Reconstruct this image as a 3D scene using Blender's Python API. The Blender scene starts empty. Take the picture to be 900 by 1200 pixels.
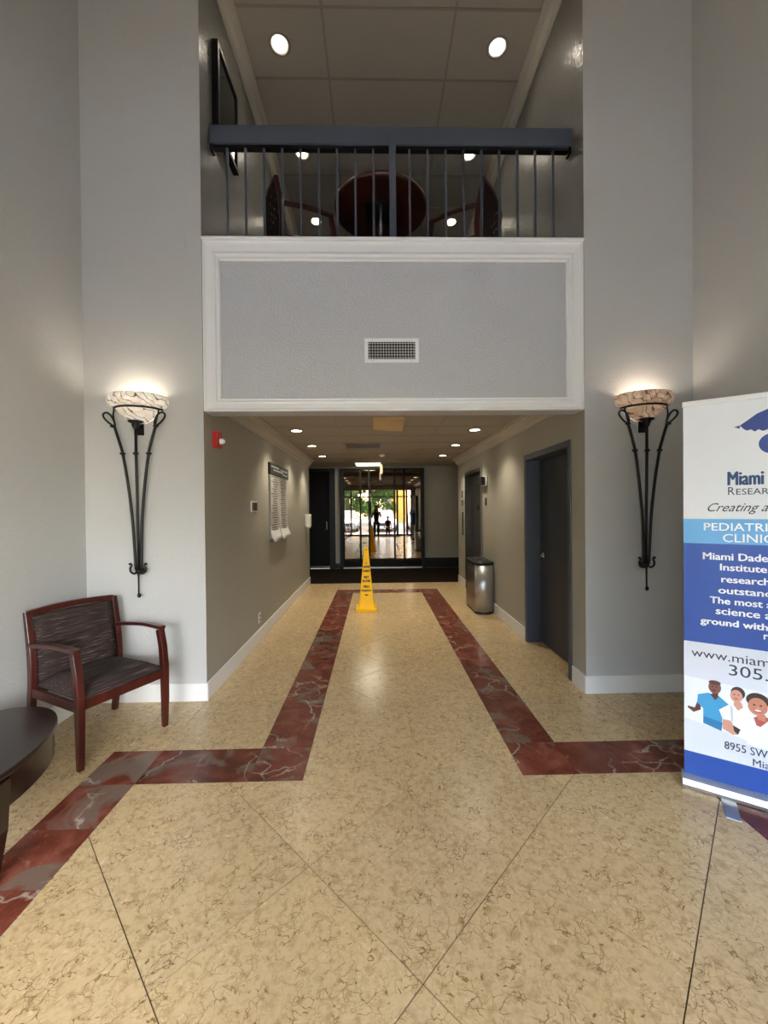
import bpy, bmesh, math, random
from mathutils import Vector, Matrix
random.seed(7)
PI = math.pi
S = bpy.context.scene
COL = S.collection
# ------------------------------------------------------------------ camera, world, light, exposure
H = 1.506
F_PX, YAW, PITCH, ROLL = 468.3, 0.0206, 0.0078, 0.0094
cd = bpy.data.cameras.new('camera'); cam = bpy.data.objects.new('camera', cd); COL.objects.link(cam)
cd.sensor_fit = 'HORIZONTAL'; cd.sensor_width = 36; cd.lens = 36*F_PX/900; cd.clip_start = 0.02; cd.clip_end = 300
fw = Vector((math.sin(YAW)*math.cos(PITCH), math.cos(YAW)*math.cos(PITCH), -math.sin(PITCH)))
r0 = Vector((math.cos(YAW), -math.sin(YAW), 0)); u0 = r0.cross(fw)
rr = math.cos(ROLL)*r0 - math.sin(ROLL)*u0; uu = math.cos(ROLL)*u0 + math.sin(ROLL)*r0
m = Matrix((rr, uu, -fw)).transposed().to_4x4(); m.translation = (0, 0, H)
cam.matrix_world = m
S.camera = cam
w = bpy.data.worlds.new('world'); S.world = w; w.use_nodes = True
wn = w.node_tree
sky = wn.nodes.new('ShaderNodeTexSky'); sky.sky_type = 'NISHITA'; sky.sun_disc = False
sky.sun_elevation = math.radians(48); sky.sun_rotation = math.radians(150); sky.dust_density = 3.0
wn.links.new(sky.outputs[0], wn.nodes['Background'].inputs[0]); wn.nodes['Background'].inputs[1].default_value = 7.5
SUN = bpy.data.lights.new('sun', 'SUN'); SUN.energy = 14.0; SUN.angle = 0.01; SUN.color = (1, .95, .88)
so = bpy.data.objects.new('sun', SUN); COL.objects.link(so); so.location = (0, -10, 30)
so.rotation_euler = Vector((-.35, -.75, -1.2)).to_track_quat('-Z', 'Y').to_euler()
pl = bpy.data.lights.new('window_portal', 'AREA'); pl.shape = 'RECTANGLE'; pl.size = 3.8; pl.size_y = 2.9
pl.cycles.is_portal = True
po = bpy.data.objects.new('window_portal', pl); COL.objects.link(po); po.location = (.10, -2.125, 1.43); po.rotation_euler = (PI/2, 0, 0)
S.view_settings.view_transform = 'Standard'; S.view_settings.look = 'None'; S.view_settings.gamma = 1
S.view_settings.use_curve_mapping = False
S.view_settings.exposure = 0.33

# ------------------------------------------------------------------ dimensions
XL, XR, XLL, XRR = -1.350, 1.686, -2.276, 2.572
Y0, YF, YC, YB = 3.183, 3.204, 8.126, 10.10
ZC, ZX, ZL = 2.50, 2.58, 6.10      # corridor, cross corridor, loft ceilings
ZFB, ZFT = 2.29, 3.655
YW = -2.0

# ------------------------------------------------------------------ mesh helpers
class MB:
    def __init__(s): s.v = []; s.f = []; s.m = []; s.sm = []
    def add(s, vs, fs, mi=0, smooth=False):
        b = len(s.v); s.v += [tuple(p) for p in vs]
        for f in fs: s.f.append([b+i for i in f]); s.m.append(mi); s.sm.append(smooth)
        return s
    def box(s, x0, x1, y0, y1, z0, z1, mi=0, fm=None):
        vs = [(x, y, z) for x in (x0, x1) for y in (y0, y1) for z in (z0, z1)]
        fs = [(0, 1, 3, 2), (4, 6, 7, 5), (0, 4, 5, 1), (2, 3, 7, 6), (0, 2, 6, 4), (1, 5, 7, 3)]  # -x +x -y +y -z +z
        b = len(s.v); s.v += vs
        for k, f in enumerate(fs):
            s.f.append([b+i for i in f]); s.m.append(fm[k] if fm else mi); s.sm.append(False)
        return s
    def prism(s, poly, z0, z1, mi=0, mt=None, smooth=False):
        n = len(poly); vs = [(p[0], p[1], z0) for p in poly]+[(p[0], p[1], z1) for p in poly]
        s.add(vs, [list(range(n))[::-1]], mi)
        b = len(s.v)-2*n
        s.f.append([b+n+i for i in range(n)]); s.m.append(mi if mt is None else mt); s.sm.append(False)
        for i in range(n):
            j = (i+1) % n; s.f.append([b+i, b+j, b+n+j, b+n+i]); s.m.append(mi); s.sm.append(smooth)
        return s
    def loft(s, rings, mi=0, smooth=True, cap0=True, cap1=True, closed=True):
        n = len(rings[0]); b = len(s.v)
        for r in rings: s.v += [tuple(p) for p in r]
        for k in range(len(rings)-1):
            for i in range(n if closed else n-1):
                j = (i+1) % n
                s.f.append([b+k*n+i, b+k*n+j, b+(k+1)*n+j, b+(k+1)*n+i]); s.m.append(mi); s.sm.append(smooth)
        if cap0: s.f.append([b+i for i in range(n)][::-1]); s.m.append(mi); s.sm.append(False)
        if cap1: s.f.append([b+(len(rings)-1)*n+i for i in range(n)]); s.m.append(mi); s.sm.append(False)
        return s
    def tube(s, path, r, n=8, mi=0, smooth=True, ry=None):
        P = [Vector(p) for p in path]; rings = []; up = None
        for i, p in enumerate(P):
            t = (P[min(i+1, len(P)-1)]-P[max(i-1, 0)]).normalized()
            if up is None: up = Vector((0, 0, 1)) if abs(t.z) < .9 else Vector((0, 1, 0))
            a = t.cross(up)
            if a.length < 1e-4: a = t.cross(Vector((1, 0, 0)))
            a.normalize(); b = a.cross(t).normalized(); up = b
            R = r[i] if isinstance(r, (list, tuple)) else r
            rings.append([p+a*math.cos(2*PI*k/n)*R+b*math.sin(2*PI*k/n)*(R if ry is None else ry) for k in range(n)])
        return s.loft(rings, mi, smooth)
    def bar(s, path, wx, wy, mi=0, side=None):
        # rectangular section swept along a path; wx across 'side', wy across the other
        P = [Vector(p) for p in path]; rings = []
        for i, p in enumerate(P):
            t = (P[min(i+1, len(P)-1)]-P[max(i-1, 0)]).normalized()
            a = Vector(side) if side else Vector((0, 1, 0)); a = (a-t*a.dot(t)).normalized(); b = t.cross(a)
            WX = wx[i] if isinstance(wx, (list, tuple)) else wx; WY = wy[i] if isinstance(wy, (list, tuple)) else wy
            rings.append([p+a*sx*WX/2+b*sy*WY/2 for sx, sy in ((-1, -1), (1, -1), (1, 1), (-1, 1))])
        return s.loft(rings, mi, False)
    def lathe(s, prof, c=(0, 0), n=24, mi=0, a0=0, a1=2*PI, sx=1, sy=1, smooth=True, cap0=False, cap1=False):
        full = abs(a1-a0-2*PI) < 1e-6; N = n if full else n+1
        rings = [[(c[0]+r*sx*math.cos(a0+(a1-a0)*k/n), c[1]+r*sy*math.sin(a0+(a1-a0)*k/n), z) for k in range(N)] for r, z in prof]
        return s.loft(rings, mi, smooth, cap0, cap1, closed=full)
    def ball(s, c, r, n=10, mi=0, sc=(1, 1, 1)):
        k = n//2+1
        rings = [[(c[0]+sc[0]*r*math.sin(PI*max(.02, min(.98, j/k)))*math.cos(2*PI*i/n), c[1]+sc[1]*r*math.sin(PI*max(.02, min(.98, j/k)))*math.sin(2*PI*i/n), c[2]-sc[2]*r*math.cos(PI*j/k)) for i in range(n)] for j in range(k+1)]
        return s.loft(rings, mi, True)
    def mesh(s, name, mats):
        me = bpy.data.meshes.new(name); me.from_pydata(s.v, [], s.f)
        for mt in (mats if isinstance(mats, (list, tuple)) else [mats]): me.materials.append(mt)
        me.polygons.foreach_set('material_index', s.m); me.polygons.foreach_set('use_smooth', s.sm)
        bm = bmesh.new(); bm.from_mesh(me); bmesh.ops.recalc_face_normals(bm, faces=bm.faces); bm.to_mesh(me); bm.free()
        me.update(); return me
    def build(s, name, mats, parent=None, bevel=0, seg=2):
        o = bpy.data.objects.new(name, s.mesh(name, mats)); COL.objects.link(o)
        if parent: o.parent = parent
        if bevel:
            b = o.modifiers.new('bevel', 'BEVEL'); b.width = bevel; b.segments = seg; b.limit_method = 'ANGLE'; b.angle_limit = math.radians(40)
        return o
def tag(o, label=None, cat=None, group=None, kind=None):
    if label: o['label'] = label
    if cat: o['category'] = cat
    if group: o['group'] = group
    if kind: o['kind'] = kind
    return o
def empty(name, loc=(0, 0, 0), rz=0, label=None, cat=None, group=None, kind=None):
    o = bpy.data.objects.new(name, None); COL.objects.link(o); o.location = loc; o.rotation_euler = (0, 0, rz)
    o.empty_display_size = .1
    return tag(o, label, cat, group, kind)
def child(name, me, parent):
    o = bpy.data.objects.new(name, me); COL.objects.link(o); o.parent = parent; return o
def copy_tree(o, parent=None):
    c = o.copy(); COL.objects.link(c)
    if parent: c.parent = parent
    for ch in list(o.children): copy_tree(ch, c)
    return c
def smooth_path(pts, n=6):
    P = [Vector(p) for p in pts]; out = []
    for i in range(len(P)-1):
        p0, p1, p2, p3 = P[max(i-1, 0)], P[i], P[i+1], P[min(i+2, len(P)-1)]
        for k in range(n):
            t = k/n
            out.append(.5*((2*p1)+(p2-p0)*t+(2*p0-5*p1+4*p2-p3)*t*t+(3*p1-p0-3*p2+p3)*t**3))
    out.append(P[-1]); return out

# ------------------------------------------------------------------ materials
def srgb(c):
    if isinstance(c, str): c = [int(c[i:i+2], 16)/255 for i in (0, 2, 4)]
    return tuple((x/12.92 if x <= .04045 else ((x+.055)/1.055)**2.4) for x in c)+(1,)
def mat(name, col, rough=.5, metal=0, bump=None, spec=.5, emit=None, estr=0, var=None, coat=0, trans=0):
    """bump=(scale,strength,distance) noise; var=(colour2, scale) mottling"""
    m = bpy.data.materials.new(name); m.use_nodes = True; nt = m.node_tree; b = nt.nodes['Principled BSDF']
    b.inputs['Base Color'].default_value = srgb(col) if isinstance(col, str) else tuple(col)+(1,)
    b.inputs['Roughness'].default_value = rough; b.inputs['Metallic'].default_value = metal
    b.inputs['Specular IOR Level'].default_value = spec; b.inputs['Coat Weight'].default_value = coat
    b.inputs['Coat Roughness'].default_value = .08
    tc = nt.nodes.new('ShaderNodeTexCoord')
    if var:
        n = nt.nodes.new('ShaderNodeTexNoise'); n.inputs['Scale'].default_value = var[1]; n.inputs['Detail'].default_value = 4
        nt.links.new(tc.outputs['Object'], n.inputs['Vector'])
        x = nt.nodes.new('ShaderNodeMix'); x.data_type = 'RGBA'
        x.inputs[6].default_value = srgb(col) if isinstance(col, str) else tuple(col)+(1,); x.inputs[7].default_value = srgb(var[0])
        nt.links.new(n.outputs['Fac'], x.inputs[0]); nt.links.new(x.outputs[2], b.inputs['Base Color'])
    if bump:
        n = nt.nodes.new('ShaderNodeTexNoise'); n.inputs['Scale'].default_value = bump[0]; n.inputs['Detail'].default_value = 3
        nt.links.new(tc.outputs['Object'], n.inputs['Vector'])
        u = nt.nodes.new('ShaderNodeBump'); u.inputs['Strength'].default_value = bump[1]; u.inputs['Distance'].default_value = bump[2]
        nt.links.new(n.outputs['Fac'], u.inputs['Height']); nt.links.new(u.outputs[0], b.inputs['Normal'])
    if emit:
        b.inputs['Emission Color'].default_value = srgb(emit); b.inputs['Emission Strength'].default_value = estr
    if trans: b.inputs['Transmission Weight'].default_value = trans
    return m
def N(nt, t, **k):
    n = nt.nodes.new(t)
    for a, v in k.items():
        if a in n.inputs.keys(): n.inputs[a].default_value = v
        else: setattr(n, a, v)
    return n
def ramp(nt, fac, stops):
    r = nt.nodes.new('ShaderNodeValToRGB'); e = r.color_ramp.elements
    while len(e) > 1: e.remove(e[-1])
    e[0].position = stops[0][0]; e[0].color = stops[0][1]
    for p, c in stops[1:]:
        q = e.new(p); q.color = c
    nt.links.new(fac, r.inputs[0]); return r.outputs[0]
def mixc(nt, fac, a, b, mode='MIX'):
    x = nt.nodes.new('ShaderNodeMix'); x.data_type = 'RGBA'; x.blend_type = mode
    for s_, v in ((0, fac), (6, a), (7, b)):
        if hasattr(v, 'default_value') or hasattr(v, 'is_linked'): nt.links.new(v, x.inputs[s_])
        else: x.inputs[s_].default_value = v
    return x.outputs[2]
BK, WH = (0, 0, 0, 1), (1, 1, 1, 1)
def tile_coords(nt):
    """world position, shifted per tile so that the pattern breaks at every joint"""
    g = N(nt, 'ShaderNodeNewGeometry'); oi = N(nt, 'ShaderNodeObjectInfo')
    mu = N(nt, 'ShaderNodeVectorMath', operation='SCALE'); mu.inputs[0].default_value = (37, 53, 11)
    nt.links.new(oi.outputs['Random'], mu.inputs['Scale'])
    ad = N(nt, 'ShaderNodeVectorMath', operation='ADD'); nt.links.new(g.outputs['Position'], ad.inputs[0]); nt.links.new(mu.outputs[0], ad.inputs[1])
    return ad.outputs[0], oi.outputs['Random']
def limestone():
    m = bpy.data.materials.new('cream limestone'); m.use_nodes = True; nt = m.node_tree; b = nt.nodes['Principled BSDF']
    co, rnd = tile_coords(nt)
    def noise(sc, det=4, src=None, dist=0):
        n = N(nt, 'ShaderNodeTexNoise', Scale=sc, Detail=det, Distortion=dist); nt.links.new(src or co, n.inputs['Vector']); return n
    big = noise(3, 3); fine = noise(60, 4)
    base = mixc(nt, big.outputs['Fac'], srgb('d2b78c'), srgb('c5a97a'))
    base = mixc(nt, ramp(nt, fine.outputs['Fac'], [(.35, BK), (.7, (.35, .35, .35, 1))]), base, srgb('dfc89e'))
    # wandering cracks: warped Voronoi edges, masked to patches
    warp = noise(9, 4); wv = N(nt, 'ShaderNodeVectorMath', operation='SCALE'); wv.inputs['Scale'].default_value = .16
    nt.links.new(warp.outputs['Color'], wv.inputs[0]); ad = N(nt, 'ShaderNodeVectorMath', operation='ADD')
    nt.links.new(co, ad.inputs[0]); nt.links.new(wv.outputs[0], ad.inputs[1])
    vo = N(nt, 'ShaderNodeTexVoronoi', feature='DISTANCE_TO_EDGE', Scale=24.0); nt.links.new(ad.outputs[0], vo.inputs['Vector'])
    line = ramp(nt, vo.outputs['Distance'], [(0, WH), (.016, (.75, .75, .75, 1)), (.045, BK)])
    patch = noise(14, 3); pm = ramp(nt, patch.outputs['Fac'], [(.44, BK), (.60, WH)])
    lm = mixc(nt, WH[0], line, pm, 'MULTIPLY')
    v3 = N(nt, 'ShaderNodeTexVoronoi', feature='DISTANCE_TO_EDGE', Scale=52.0); nt.links.new(ad.outputs[0], v3.inputs['Vector'])
    l3 = ramp(nt, v3.outputs['Distance'], [(0, (.7, .7, .7, 1)), (.05, (.25, .25, .25, 1)), (.10, BK)]); p3 = noise(22, 4)
    l3 = mixc(nt, 1.0, l3, ramp(nt, p3.outputs['Fac'], [(.46, BK), (.60, WH)]), 'MULTIPLY')
    base = mixc(nt, l3, base, srgb('9d7f52')); mot = noise(34, 5)
    base = mixc(nt, ramp(nt, mot.outputs['Fac'], [(.50, BK), (.72, (.6, .6, .6, 1))]), base, srgb('a5875a'))
    c1 = mixc(nt, lm, base, srgb('806238'))
    # fossil flecks
    v2 = N(nt, 'ShaderNodeTexVoronoi', Scale=26.0); sc = N(nt, 'ShaderNodeMapping'); sc.inputs['Scale'].default_value = (1, 1.7, 1); sc.inputs['Rotation'].default_value = (0, 0, .7)
    nt.links.new(ad.outputs[0], sc.inputs[0]); nt.links.new(sc.outputs[0], v2.inputs['Vector'])
    fl = ramp(nt, v2.outputs['Distance'], [(.14, WH), (.22, BK)])
    sp = N(nt, 'ShaderNodeSeparateColor'); nt.links.new(v2.outputs['Color'], sp.inputs[0])
    pk = ramp(nt, sp.outputs[0], [(.70, BK), (.78, WH)])
    c2 = mixc(nt, mixc(nt, 1.0, fl, pk, 'MULTIPLY'), c1, srgb('8d7142'))
    br = ramp(nt, rnd, [(0, (.93, .93, .93, 1)), (1, (1.04, 1.03, 1.0, 1))])
    c3 = mixc(nt, 1.0, c2, br, 'MULTIPLY')
    nt.links.new(c3, b.inputs['Base Color'])
    n = noise(30, 3); nt.links.new(ramp(nt, n.outputs['Fac'], [(.3, (.17, .17, .17, 1)), (.7, (.28, .28, .28, 1))]), b.inputs['Roughness'])
    b.inputs['Specular IOR Level'].default_value = .5
    bp = N(nt, 'ShaderNodeBump', Strength=.06, Distance=.004); w_ = noise(5, 2); nt.links.new(w_.outputs['Fac'], bp.inputs['Height']); nt.links.new(bp.outputs[0], b.inputs['Normal'])
    return m
def red_marble():
    m = bpy.data.materials.new('red marble'); m.use_nodes = True; nt = m.node_tree; b = nt.nodes['Principled BSDF']
    co, rnd = tile_coords(nt)
    n1 = N(nt, 'ShaderNodeTexNoise', Scale=7.0, Detail=6.0, Distortion=.6); nt.links.new(co, n1.inputs['Vector'])
    base = ramp(nt, n1.outputs['Fac'], [(.3, srgb('5a2c20')), (.5, srgb('733a2a')), (.7, srgb('885040'))])
    n2 = N(nt, 'ShaderNodeTexNoise', Scale=2.6, Detail=7.0, Distortion=1.2); nt.links.new(co, n2.inputs['Vector'])
    gray = ramp(nt, n2.outputs['Fac'], [(.56, BK), (.63, (.85, .85, .85, 1))])
    c = mixc(nt, gray, base, srgb('77685a'))
    warp = N(nt, 'ShaderNodeTexNoise', Scale=3.0, Detail=5.0); nt.links.new(co, warp.inputs['Vector'])
    wv = N(nt, 'ShaderNodeVectorMath', operation='SCALE'); wv.inputs['Scale'].default_value = .6; nt.links.new(warp.outputs['Color'], wv.inputs[0])
    ad = N(nt, 'ShaderNodeVectorMath', operation='ADD'); nt.links.new(co, ad.inputs[0]); nt.links.new(wv.outputs[0], ad.inputs[1])
    vo = N(nt, 'ShaderNodeTexVoronoi', feature='DISTANCE_TO_EDGE', Scale=2.6); nt.links.new(ad.outputs[0], vo.inputs['Vector'])
    ln = ramp(nt, vo.outputs['Distance'], [(0, (.8, .8, .8, 1)), (.012, (.3, .3, .3, 1)), (.03, BK)])
    n3 = N(nt, 'ShaderNodeTexNoise', Scale=3.3, Detail=3.0); nt.links.new(co, n3.inputs['Vector'])
    ln = mixc(nt, 1.0, ln, ramp(nt, n3.outputs['Fac'], [(.45, BK), (.6, WH)]), 'MULTIPLY')
    c = mixc(nt, ln, c, srgb('c3b3a3'))
    n4 = N(nt, 'ShaderNodeTexNoise', Scale=70.0, Detail=2.0); nt.links.new(co, n4.inputs['Vector'])
    c = mixc(nt, ramp(nt, n4.outputs['Fac'], [(.66, BK), (.74, (.45, .45, .45, 1))]), c, srgb('a08070'))
    c = mixc(nt, 1.0, c, ramp(nt, rnd, [(0, (.8, .8, .8, 1)), (1, (1.12, 1.1, 1.08, 1))]), 'MULTIPLY')
    nt.links.new(c, b.inputs['Base Color']); b.inputs['Roughness'].default_value = .2
    return m
def wall_paint(name, col, scale, strength, rough, dist=.003, fabric=False):
    m = bpy.data.materials.new(name); m.use_nodes = True; nt = m.node_tree; b = nt.nodes['Principled BSDF']
    tc = N(nt, 'ShaderNodeTexCoord')
    n = N(nt, 'ShaderNodeTexNoise', Scale=scale, Detail=3.0, Roughness=.6); nt.links.new(tc.outputs['Object'], n.inputs['Vector'])
    src = n.outputs['Fac']
    src = ramp(nt, src, [(.38, BK), (.56, WH)])
    bp = N(nt, 'ShaderNodeBump', Strength=strength, Distance=dist); nt.links.new(src, bp.inputs['Height']); nt.links.new(bp.outputs[0], b.inputs['Normal'])
    n2 = N(nt, 'ShaderNodeTexNoise', Scale=1.3, Detail=3.0); nt.links.new(tc.outputs['Object'], n2.inputs['Vector'])
    k = srgb(col); k2 = tuple(x*.95 for x in k[:3])+(1,)
    nt.links.new(mixc(nt, n2.outputs['Fac'], k, k2), b.inputs['Base Color']); b.inputs['Roughness'].default_value = rough
    return m
def wood(name, c1, c2, rough=.3, scale=1):
    m = bpy.data.materials.new(name); m.use_nodes = True; nt = m.node_tree; b = nt.nodes['Principled BSDF']
    tc = N(nt, 'ShaderNodeTexCoord'); mp = N(nt, 'ShaderNodeMapping'); mp.inputs['Scale'].default_value = (6*scale, 6*scale, 1.2*scale)
    nt.links.new(tc.outputs['Object'], mp.inputs[0])
    n = N(nt, 'ShaderNodeTexNoise', Scale=6.0, Detail=5.0, Distortion=.4); nt.links.new(mp.outputs[0], n.inputs['Vector'])
    nt.links.new(ramp(nt, n.outputs['Fac'], [(.3, srgb(c1)), (.7, srgb(c2))]), b.inputs['Base Color'])
    b.inputs['Roughness'].default_value = rough; b.inputs['Coat Weight'].default_value = .3; b.inputs['Coat Roughness'].default_value = .15
    return m
def stripe_fabric():
    m = bpy.data.materials.new('striped upholstery'); m.use_nodes = True; nt = m.node_tree; b = nt.nodes['Principled BSDF']
    tc = N(nt, 'ShaderNodeTexCoord'); mp = N(nt, 'ShaderNodeMapping'); mp.inputs['Scale'].default_value = (130, 5, 130)
    nt.links.new(tc.outputs['Object'], mp.inputs[0])
    n = N(nt, 'ShaderNodeTexNoise', Scale=1.0, Detail=3.0); nt.links.new(mp.outputs[0], n.inputs['Vector'])
    nt.links.new(ramp(nt, n.outputs['Fac'], [(.40, srgb('1c1210')), (.54, srgb('33231f')), (.62, srgb('4a3831')), (.72, srgb('75635a'))]), b.inputs['Base Color'])
    b.inputs['Roughness'].default_value = .9
    bp = N(nt, 'ShaderNodeBump', Strength=.5, Distance=.002); nt.links.new(n.outputs['Fac'], bp.inputs['Height']); nt.links.new(bp.outputs[0], b.inputs['Normal'])
    return m
def alabaster(name, c0, c1, estr):
    m = bpy.data.materials.new(name); m.use_nodes = True; nt = m.node_tree; b = nt.nodes['Principled BSDF']
    tc = N(nt, 'ShaderNodeTexCoord'); n = N(nt, 'ShaderNodeTexNoise', Scale=9.0, Detail=5.0, Distortion=1.5); nt.links.new(tc.outputs['Object'], n.inputs['Vector'])
    mp = N(nt, 'ShaderNodeMapping'); mp.inputs['Rotation'].default_value = (.3, .75, .2); nt.links.new(tc.outputs['Object'], mp.inputs[0])
    wv = N(nt, 'ShaderNodeTexWave', Scale=6.5, Distortion=11.0, Detail=3.0); wv.inputs['Detail Scale'].default_value = 1.4; nt.links.new(mp.outputs[0], wv.inputs['Vector'])
    ln = ramp(nt, wv.outputs['Fac'], [(0, WH), (.03, (.5, .5, .5, 1)), (.08, BK)])
    base = ramp(nt, n.outputs['Fac'], [(.35, srgb(c0)), (.65, srgb(c1))])
    c = mixc(nt, ln, base, srgb('5b4038'))
    nt.links.new(c, b.inputs['Base Color']); b.inputs['Roughness'].default_value = .25
    nt.links.new(c, b.inputs['Emission Color']); b.inputs['Emission Strength'].default_value = estr
    return m
def pane_glass(name, tint, refl=.08):
    m = bpy.data.materials.new(name); m.use_nodes = True; nt = m.node_tree; nt.nodes.clear()
    o = N(nt, 'ShaderNodeOutputMaterial'); t = N(nt, 'ShaderNodeBsdfTransparent'); t.inputs[0].default_value = tint
    g = N(nt, 'ShaderNodeBsdfGlossy'); g.inputs['Roughness'].default_value = .01; mx = N(nt, 'ShaderNodeMixShader'); mx.inputs[0].default_value = refl
    nt.links.new(t.outputs[0], mx.inputs[1]); nt.links.new(g.outputs[0], mx.inputs[2]); nt.links.new(mx.outputs[0], o.inputs[0]); return m

M = dict(dframe=mat('dark slate frame enamel', '20262e', .55, spec=.25), ddoor=mat('near black door enamel', '0e1013', .6, spec=.15), dsteel=mat('dark brushed elevator steel', '5a5552', .34, metal=1),stile=mat('dark bronze stile', '14110f', .6, spec=.2),
    lime=limestone(), red=red_marble(), grout=mat('grout', '54452f', .9),
    wall=wall_paint('light grey textured paint', 'bbbab6', 70, .3, .5),
    loftwall=wall_paint('grey textured semigloss paint', '807d76', 45, .9, .25, .004),
    corr=wall_paint('taupe grey wall covering', 'a39e8f', 110, .5, .55, .003),
    fascia=wall_paint('light grey knockdown texture', 'bcbdbe', 55, .45, .45, .004),
    white=mat('white gloss trim paint', 'e8e8e6', .35), base=mat('baseboard paint', 'dedcd6', .4, bump=(40, .1, .002)),
    crown=mat('cream grey crown paint', 'b9b2a4', .45),
    tile=mat('ceiling tile', 'a59d90', .9, bump=(160, .35, .003)), grid=mat('ceiling grid paint', '8f867a', .5),
    ceil=mat('ceiling paint', 'b9b5ad', .9),
    blue=mat('blue grey door enamel', '40464f', .4, bump=(25, .05, .002)), navy=mat('dark navy door enamel', '2b2f37', .45),
    rail=mat('slate blue rail paint', '464d58', .45), black=mat('black iron', '14110f', .4, metal=.4, bump=(60, .2, .002)),
    steel=mat('brushed dark steel', '8b8781', .3, metal=1, bump=(200, .03, .001)), chrome=mat('chrome', 'd0d0d0', .15, metal=1),
    silver=mat('satin silver', 'b2b2b0', .32, metal=.85), darkplastic=mat('black plastic', '151516', .45, spec=.3),
    carpet=mat('dark brown carpet', '150f0c', .95, bump=(300, .8, .006), var=('251a14', 40), spec=.1),
    cherry=wood('dark cherry wood', '2e0d08', '4c1a10', .28), espresso=wood('espresso wood', '170d0b', '24130f', .25),
    tabletop=wood('mahogany table wood', '2a1109', '421c0e', .35),
    fabric=stripe_fabric(), yellow=mat('yellow plastic', 'ffc400', .5, spec=.25), print_black=mat('black print', '17130c', .6),
    redplastic=mat('red fire alarm plastic', 'b01217', .35), lens=mat('clear strobe lens', 'e9edf0', .15),
    whiteplastic=mat('white plastic', 'dcdcd8', .4), tan=mat('yellowed acrylic', 'd9bd86', .5),
    mirror=mat('bronze tinted glass', (.27, .225, .18), .012, metal=1),
    lamp=mat('downlight lens', 'ffffff', .4, emit='fff1d8', estr=14), fluor=mat('fluorescent lens', 'ffffff', .4, emit='fff6cf', estr=5),
    exitm=mat('exit sign lit face', 'ffe9bb', .4, emit='ffd89a', estr=1.3), brass=mat('light trim ring', 'd9d4c8', .25, metal=.6),
    alab_l=alabaster('pale veined alabaster', 'd9c9b4', 'f1e9da', .28), alab_r=alabaster('pink veined alabaster', 'a9836b', 'dcc0a2', .2),
    glass=pane_glass('clear storefront glass', (.97, .98, .98, 1)),
    b_white=mat('banner white vinyl', 'e9ebec', .55), b_light=mat('banner light blue', '5fa8dd', .5, var=('76b8e8', 3)),
    b_blue=mat('banner royal blue', '2c55a6', .5, var=('2148a0', 4)), b_grey=mat('banner pale grey', 'e3e6ee', .55),
    ink=mat('dark grey ink', '3a3f4a', .6), inkblue=mat('slate blue ink', '33517a', .6), inkwhite=mat('white ink', 'ffffff', .6),
    logo=mat('navy logo ink', '31468a', .6), alu=mat('aluminium', 'c9c9c7', .3, metal=.8),
    asphalt=mat('asphalt', '55534f', .9, var=('605e5a', 5)), concrete=mat('concrete', '9a958b', .9, var=('8b867c', 4)),
)

# ------------------------------------------------------------------ floor: slab with every tile its own piece
floor = MB().box(XLL-.12, XRR+.12, YW-.1, YB+.1, -.2, -.004).build('floor', M['grout']); tag(floor, kind='structure')
def clip(poly, a, b, c):
    """keep a*x+b*y<=c"""
    out = []
    for i in range(len(poly)):
        p, q = poly[i], poly[(i+1) % len(poly)]; dp, dq = a*p[0]+b*p[1]-c, a*q[0]+b*q[1]-c
        if dp <= 0: out.append(p)
        if (dp < 0 < dq) or (dq < 0 < dp):
            t = dp/(dp-dq); out.append((p[0]+(q[0]-p[0])*t, p[1]+(q[1]-p[1])*t))
    return out
def area(p): return abs(sum(p[i][0]*p[(i+1) % len(p)][1]-p[(i+1) % len(p)][0]*p[i][1] for i in range(len(p))))/2
def clip_rect(poly, x0, x1, y0, y1):
    for a, b, c in ((-1, 0, -x0), (1, 0, x1), (0, -1, -y0), (0, 1, y1)):
        poly = clip(poly, a, b, c)
        if len(poly) < 3: return []
    return poly
TS, TU, TV, GAP = .6102, .3704, .1786, .0020
r2 = 2**.5
def add_tile(polys, m_):
    mb = MB()
    for p in polys: mb.prism(p, -.012, 0)
    mb.build('tile', m_, floor)
SX0, SX1, SX2, SX3 = -1.652, -1.347, 1.747, 2.052     # lobby stripe
CX0, CX1, CX2, CX3 = -.730, -.4206, .8145, 1.1316     # corridor stripe
SY0, SY1, EY0, EY1 = 2.22, 2.53, 7.153, 7.476
G = .001
regs_main = [[(SX1+G, SX2-G, YW, SY0-G), (CX1+G, CX2-G, SY0-G, EY0-G)]]
for i in range(-12, 16):
    for j in range(-12, 16):
        a, b = TU+i*TS+GAP, TU+(i+1)*TS-GAP; c, d = TV+j*TS+GAP, TV+(j+1)*TS-GAP
        q = [((u-v)/r2, (u+v)/r2) for u, v in ((a, c), (b, c), (b, d), (a, d))]
        for regs in regs_main:
            ps = [p for p in (clip_rect(q, *r) for r in regs) if len(p) >= 3 and area(p) > .0006]
            if ps: add_tile(ps, M['lime'])
def rect(x0, x1, y0, y1, m_, g=.0015): add_tile([[(x0+g, y0+g), (x1-g, y0+g), (x1-g, y1-g), (x0+g, y1-g)]], m_)
# square-laid tiles outside the border
for a, c in ((XLL, SX0), (SX0, SX1), (SX1, CX0), (CX3, SX2), (SX2, SX3), (SX3, XRR)): rect(a, c, SY1, Y0, M['lime'])
for a, c in ((XLL, SX0), (SX3, XRR)):
    y = SY1
    while y > YW+.05: rect(a, c, max(y-.61, YW), y, M['lime']); y -= .61
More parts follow.
